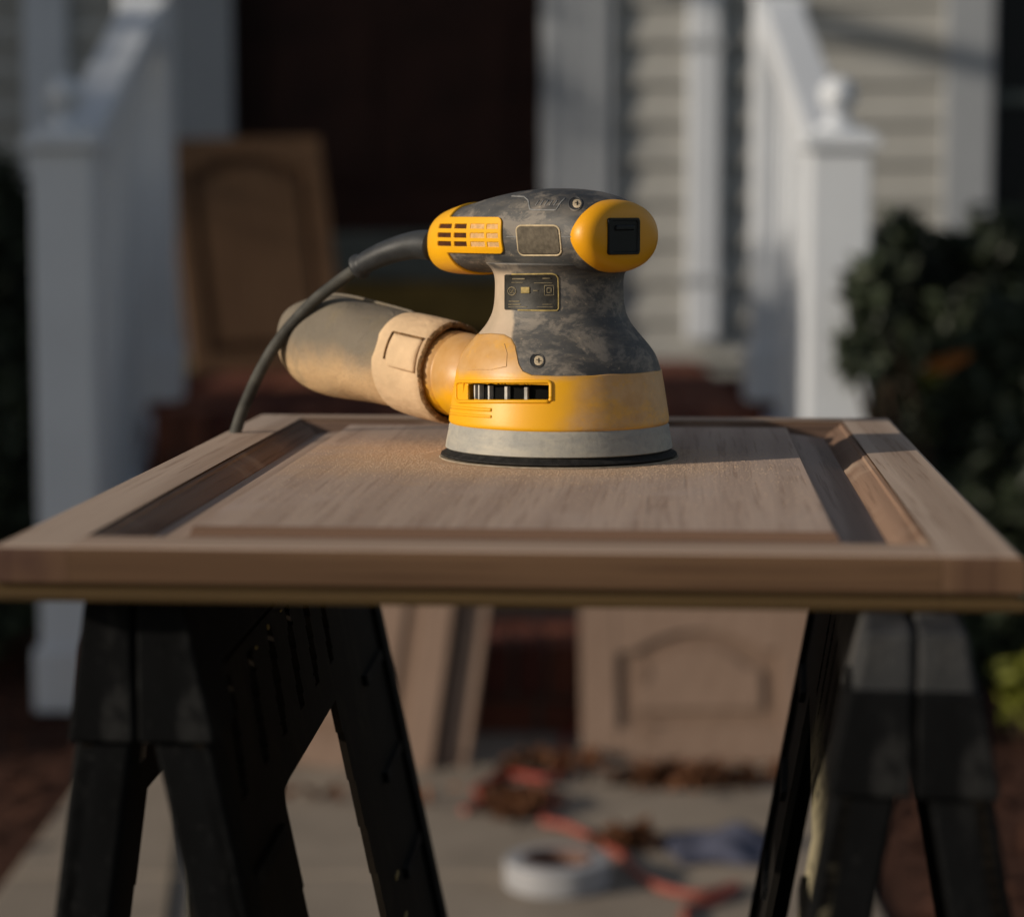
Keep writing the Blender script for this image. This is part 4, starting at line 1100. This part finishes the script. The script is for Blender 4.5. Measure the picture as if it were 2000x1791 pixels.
# square button with dust line
bt = patch('badge', in_rr(1052, 470, 40, 27, 9, .10), (1000, 435, 1105, 505), 1.5, .0003, M['button'])
stroke('badge_outline', rrpts(1053, 470, 42, 29, 11, .10), .00055, M['dustline'], closed=True)
stroke('housing_seam', [(990, 463), (1010, 463)], .00028, M['greyline']); stroke('housing_seam', [(1097, 463), (1120, 463)], .00028, M['greyline'])
stroke('moulded_emblem', [(1000, 384), (1024, 385), (1032, 392), (1035, 409), (1042, 411), (1086, 411), (1096, 396), (1104, 388)], .00042, M['greyline'])
for k in range(5): stroke('emblem_bar', [(1046 + k*9, 402), (1053 + k*9, 392)], .00035, M['greyline'])
stroke('cap_mark', [(1040, 420), (1020, 428)], .0001, M['greyline'])
# rating label
lb = patch('rating_label', in_rr(1038, 571, 52, 35, 5), (980, 532, 1094, 610), 1.5, .0003, M['label_black'])
stroke('label_border', [(1000, 536), (1078, 535), (1086, 537), (1090, 543), (1091, 573), (1091, 603), (1088, 607), (1060, 607), (1012, 606)], .00045, M['label_yellow'], par=lb)
for (x0, x1, y, r_) in ((1002, 1026, 545, .0004), (1060, 1076, 544, .0003), (1000, 1022, 552, .0002), (1044, 1080, 553, .0002), (995, 1016, 589, .0003), (994, 1018, 595, .0003), (1060, 1080, 595, .0002), (994, 1030, 600, .0002), (1050, 1082, 600, .0002), (1042, 1052, 568, .0003)):
    stroke('print_line', [(x0, y), (x1, y)], r_, M['label_ink'], par=lb, off=.0003)
patch('yellow_print', in_rr(1027, 567, 8.5, 6.5, 2), (1016, 558, 1038, 576), 1.5, .0008, M['label_yellow'], par=lb)
stroke('square_symbol', [(1064, 558), (1082, 558), (1082, 577), (1064, 577)], .00022, M['label_ink'], par=lb, closed=True, off=.0004)
stroke('square_symbol', [(1069, 563), (1077, 563), (1077, 572), (1069, 572)], .00028, M['label_ink'], par=lb, closed=True, off=.0004)
stroke('ring_symbol', [(1001 + 8*math.cos(a*.52), 569 + 8*math.sin(a*.52)) for a in range(12)], .0003, M['label_ink'], par=lb, closed=True, off=.0004, n=2)
stroke('ring_symbol', [(998, 565), (997, 571), (1000, 573), (1002, 567)], .00025, M['label_ink'], par=lb, off=.0004, n=2); stroke('ring_symbol', [(1004, 564), (1003, 573), (1007, 573)], .00025, M['label_ink'], par=lb, off=.0004, n=2)
# screws in round recesses
def screw(cx, cy, r_, sc=0.7):
    ell = lambda rr, ox=0: (lambda x, y: ((x - cx - ox)/rr)**2 + ((y - cy)/rr)**2 < 1)
    patch('screw_recess', ell(r_), (cx - r_ - 2, cy - r_ - 2, cx + r_ + 2, cy + r_ + 2), 1.0, .00015, M['black_dusty'])
    s_ = patch('screw', ell(r_*sc, r_*.28), (cx - r_ - 2, cy - r_ - 2, cx + r_ + 4, cy + r_ + 2), 1.0, .0005, M['steel'])
    stroke('screw_slot', [(cx + r_*.28 - r_*.35, cy - 1), (cx + r_*.28 + r_*.35, cy + 1)], .0002, M['hollow'], par=s_, off=.0007, n=1)
    stroke('screw_slot', [(cx + r_*.28, cy - r_*.35), (cx + r_*.28, cy + r_*.35)], .0002, M['hollow'], par=s_, off=.0007, n=1)
    stroke('recess_rim', [(cx + (r_+1)*math.cos(a*math.pi/8), cy + (r_+1)*math.sin(a*math.pi/8)) for a in range(16)], .0004, M['housing'], closed=True, off=.0001, n=2)
screw(1049, 705, 13); screw(1124, 399, 12)
# lines on the yellow shoulder
stroke('shoulder_line', [(985, 672), (990, 690), (989, 716), (960, 722), (915, 722)], .00022, M['dust_fill'])
# ribs under the dust port at lower left
for k, yy in enumerate((793, 806)):
    stroke('collar_rib', [(862 + k*4, yy), (900, yy + 4), (935, yy + 7), (960, yy + 8)], .0011 - k*.0002, M['yellow'], off=-.0003)

# dust port and dust bag, along local -x
def axial(prof, zc0, slope, n=64, wob=0.0, sq=2.0, seed=0):
    rows = []; r = random.Random(seed)
    for (u, ra, rbv) in prof:
        row = []
        for j in range(n):
            a = 2*math.pi*j/n; c, s_ = math.cos(a), math.sin(a)
            w_ = 1 + wob * (math.sin(3*a + u*60) * .5 + math.sin(5*a - u*95 + 1) * .35 + math.sin(2*a + u*31) * .5)
            y = ra * w_ * math.copysign(abs(c)**(2/sq), c); z = rbv * w_ * math.copysign(abs(s_)**(2/sq), s_)
            row.append((u, y, zc0 + slope*(-u - .085) + z))
        rows.append(row)
    return rows
ZP, SL = .0418, .115
b = MB(); b.rings(axial([(-.040, .022, .020), (-.060, .0250, .0235), (-.0740, .0250, .0240), (-.0745, .0240, .0230), (-.0765, .0240, .0230), (-.077, .0250, .0240), (-.088, .0250, .0240), (-.0885, .0225, .0215), (-.110, .0225, .0215)], ZP, SL)); origin_to_sander(b.build('dust_port', M['yellow_port'], sn, smooth='all'))
bp_ = [(-.0885, .0262, .0262), (-.0875, .0275, .0275), (-.0890, .0284, .0284), (-.096, .0288, .0287), (-.106, .0290, .0289), (-.118, .0290, .0288), (-.1235, .0285, .0284), (-.1248, .0272, .0272), (-.124, .025, .025)]
b = MB(); prb = [(-.107, .0262, .0262), (-.117, .0276, .0276), (-.130, .0284, .0284), (-.145, .0290, .0290), (-.160, .0295, .0294), (-.175, .0297, .0296), (-.188, .0292, .0290), (-.199, .0276, .0272), (-.2075, .0248, .0243), (-.2140, .0208, .0202), (-.2185, .0160, .0155), (-.2212, .0100, .0096), (-.2220, .001, .001)]
uu = [.107 + .115*math.sin(math.pi/2*i/60) for i in range(61)]
pf = [(-q_,) + smoothtab([(-x, a_, c_) for x, a_, c_ in prb], q_) for q_ in uu]
b.rings(axial(pf, ZP, SL, 96, wob=.042, sq=2.12)); bag = b.build('dust_bag', M['bag'], sn, smooth='all'); origin_to_sander(bag)
def sub_axial(name, prof, mat, wob=.006, **kw):
    b = MB(); b.rings(axial(prof, ZP, SL, 96, wob=wob), **kw); return b.build(name, mat, bag, smooth='all')
def unshift(o):   # keep child mesh in the sander frame
    d = o.location.copy(); o.data.transform(Matrix.Translation(d)); o.location = (0, 0, 0); return o
unshift(sub_axial('cuff', [(-0.0822, .0262, .0262), (-0.0812, .0278, .0278), (-0.0822, .0289, .0289), (-0.0870, .0293, .0292), (-0.0950, .0295, .0294), (-0.1050, .0296, .0295), (-0.1150, .0295, .0293), (-0.1195, .0290, .0288), (-0.1212, .0277, .0276), (-0.1210, .0262, .0262)], M['cuff'], caps=False))
# ragged dusty end rim
b = MB(); rows = []; rr = random.Random(6); n = 120
jag = [rr.uniform(-.0009, .0009) for _ in range(n)]
for (u, rad) in ((-.0818, .0288), (-.0800, .0282), (-.0796, .0268), (-.0806, .0258), (-.084, .0252), (-.088, .0252)):
    rows.append([(u + jag[j]*.9, (rad + jag[j]*.6 + .0004*math.sin(9*j/n*6.28))*math.cos(2*math.pi*j/n), ZP + SL*(-u-.085) + (rad + jag[(j+5) % n]*.6)*math.sin(2*math.pi*j/n)) for j in range(n)])
b.rings(rows, caps=False); unshift(b.build('cuff_rim', M['bag_edge'], bag, smooth='all'))
# pull tab stitched on the cuff (near side, upper)
bvh_bag = None
def bag_pt(u, a, off):
    rad = .0295 + off; return (u, rad*math.cos(a), ZP + SL*(-u - .085) + rad*math.sin(a))
# near side is local -y; angles measured from +y
a_lo, a_hi = R(180 - 2), R(180 - 42)
rows = [[bag_pt(-.0835 - .024*i/12, a_lo + (a_hi - a_lo)*j/14, .0008 - (.0009 if i in (0, 12) or j in (0, 14) else 0)) for j in range(15)] for i in range(13)]
b = MB(); b.rings(rows, closed=False, caps=False); unshift(b.build('pull_tab', M['cuff'], bag, smooth='all', solid=.0008, fixn=False))
b = MB(); b.tube([bag_pt(-.0835 - .025*k/10, a_hi, .0006) for k in range(11)], .0006, 6); unshift(b.build('tab_stitch', M['bag_edge'], bag, smooth='all'))
b = MB(); b.tube([bag_pt(-.1085, a_lo + (a_hi - a_lo)*k/10 + (.04 if k % 3 == 0 else 0), .0006) for k in range(2, 11)], .0006, 6); unshift(b.build('tab_stitch', M['bag_edge'], bag, smooth='all'))
# seam along the top of the bag
b = MB(); b.tube([(-.122 - .075*k/20, .006, ZP + SL*(.037 + .075*k/20) + smoothtab([(-x, a_, c_) for x, a_, c_ in prb], .122 + .075*k/20)[1]*1.005) for k in range(21)], .0009, 6); unshift(b.build('top_seam', M['bag'], bag, smooth='all'))

# cord boot and power cord
cp = [at(846, 480, 1.350), at(820, 478, 1.357), at(790, 483, 1.364), at(755, 494, 1.371), at(722, 509, 1.378), at(698, 524, 1.384)]
sp = spline(cp, 8); n = len(sp)
rad = []
for i in range(n):
    f = i/(n-1); r_ = .0088 - .0030*f
    if f > .90: r_ = .0076 - (.0015 if f > .985 else 0)
    rad.append(r_)
b = MB(); b.tube(sp, rad, 20); b.build('cord_boot', M['cord'], sn, world=True, smooth='all')
cc = [at(700, 523, 1.384), at(660, 551, 1.392), at(614, 588, 1.398), at(575, 628, 1.402), at(540, 672, 1.408), at(510, 722, 1.412), at(485, 775, 1.418), at(465, 828, 1.42), at(450, 890, 1.42), at(438, 1000, 1.43), at(420, 1300, 1.44), at(402, 1600, 1.45), at(372, 1800, 1.47), Vector((-.22, 1.6, .25)), Vector((-.26, 1.9, .04)), Vector((-.38, 2.4, .0145)), Vector((-.46, 3.1, .0145)), Vector((-.52, 3.8, .0145)), Vector((-.46, 4.12, .0145)), Vector((-.25, 4.17, .0145))]
b = MB(); b.tube(spline(cc, 8), .0036, 12); b.build('power_cord', M['cord_dusty'], sn, world=True, smooth='all')
for o in bpy.data.objects:
    if '_m' in o.keys(): del o['_m']
for q in ((hx, hy), (-hx, -hy), (hx, -hy), (-hx, hy)):
    print('CORNER', q, proj(tmat(cd) @ Vector((q[0], q[1], TH))))
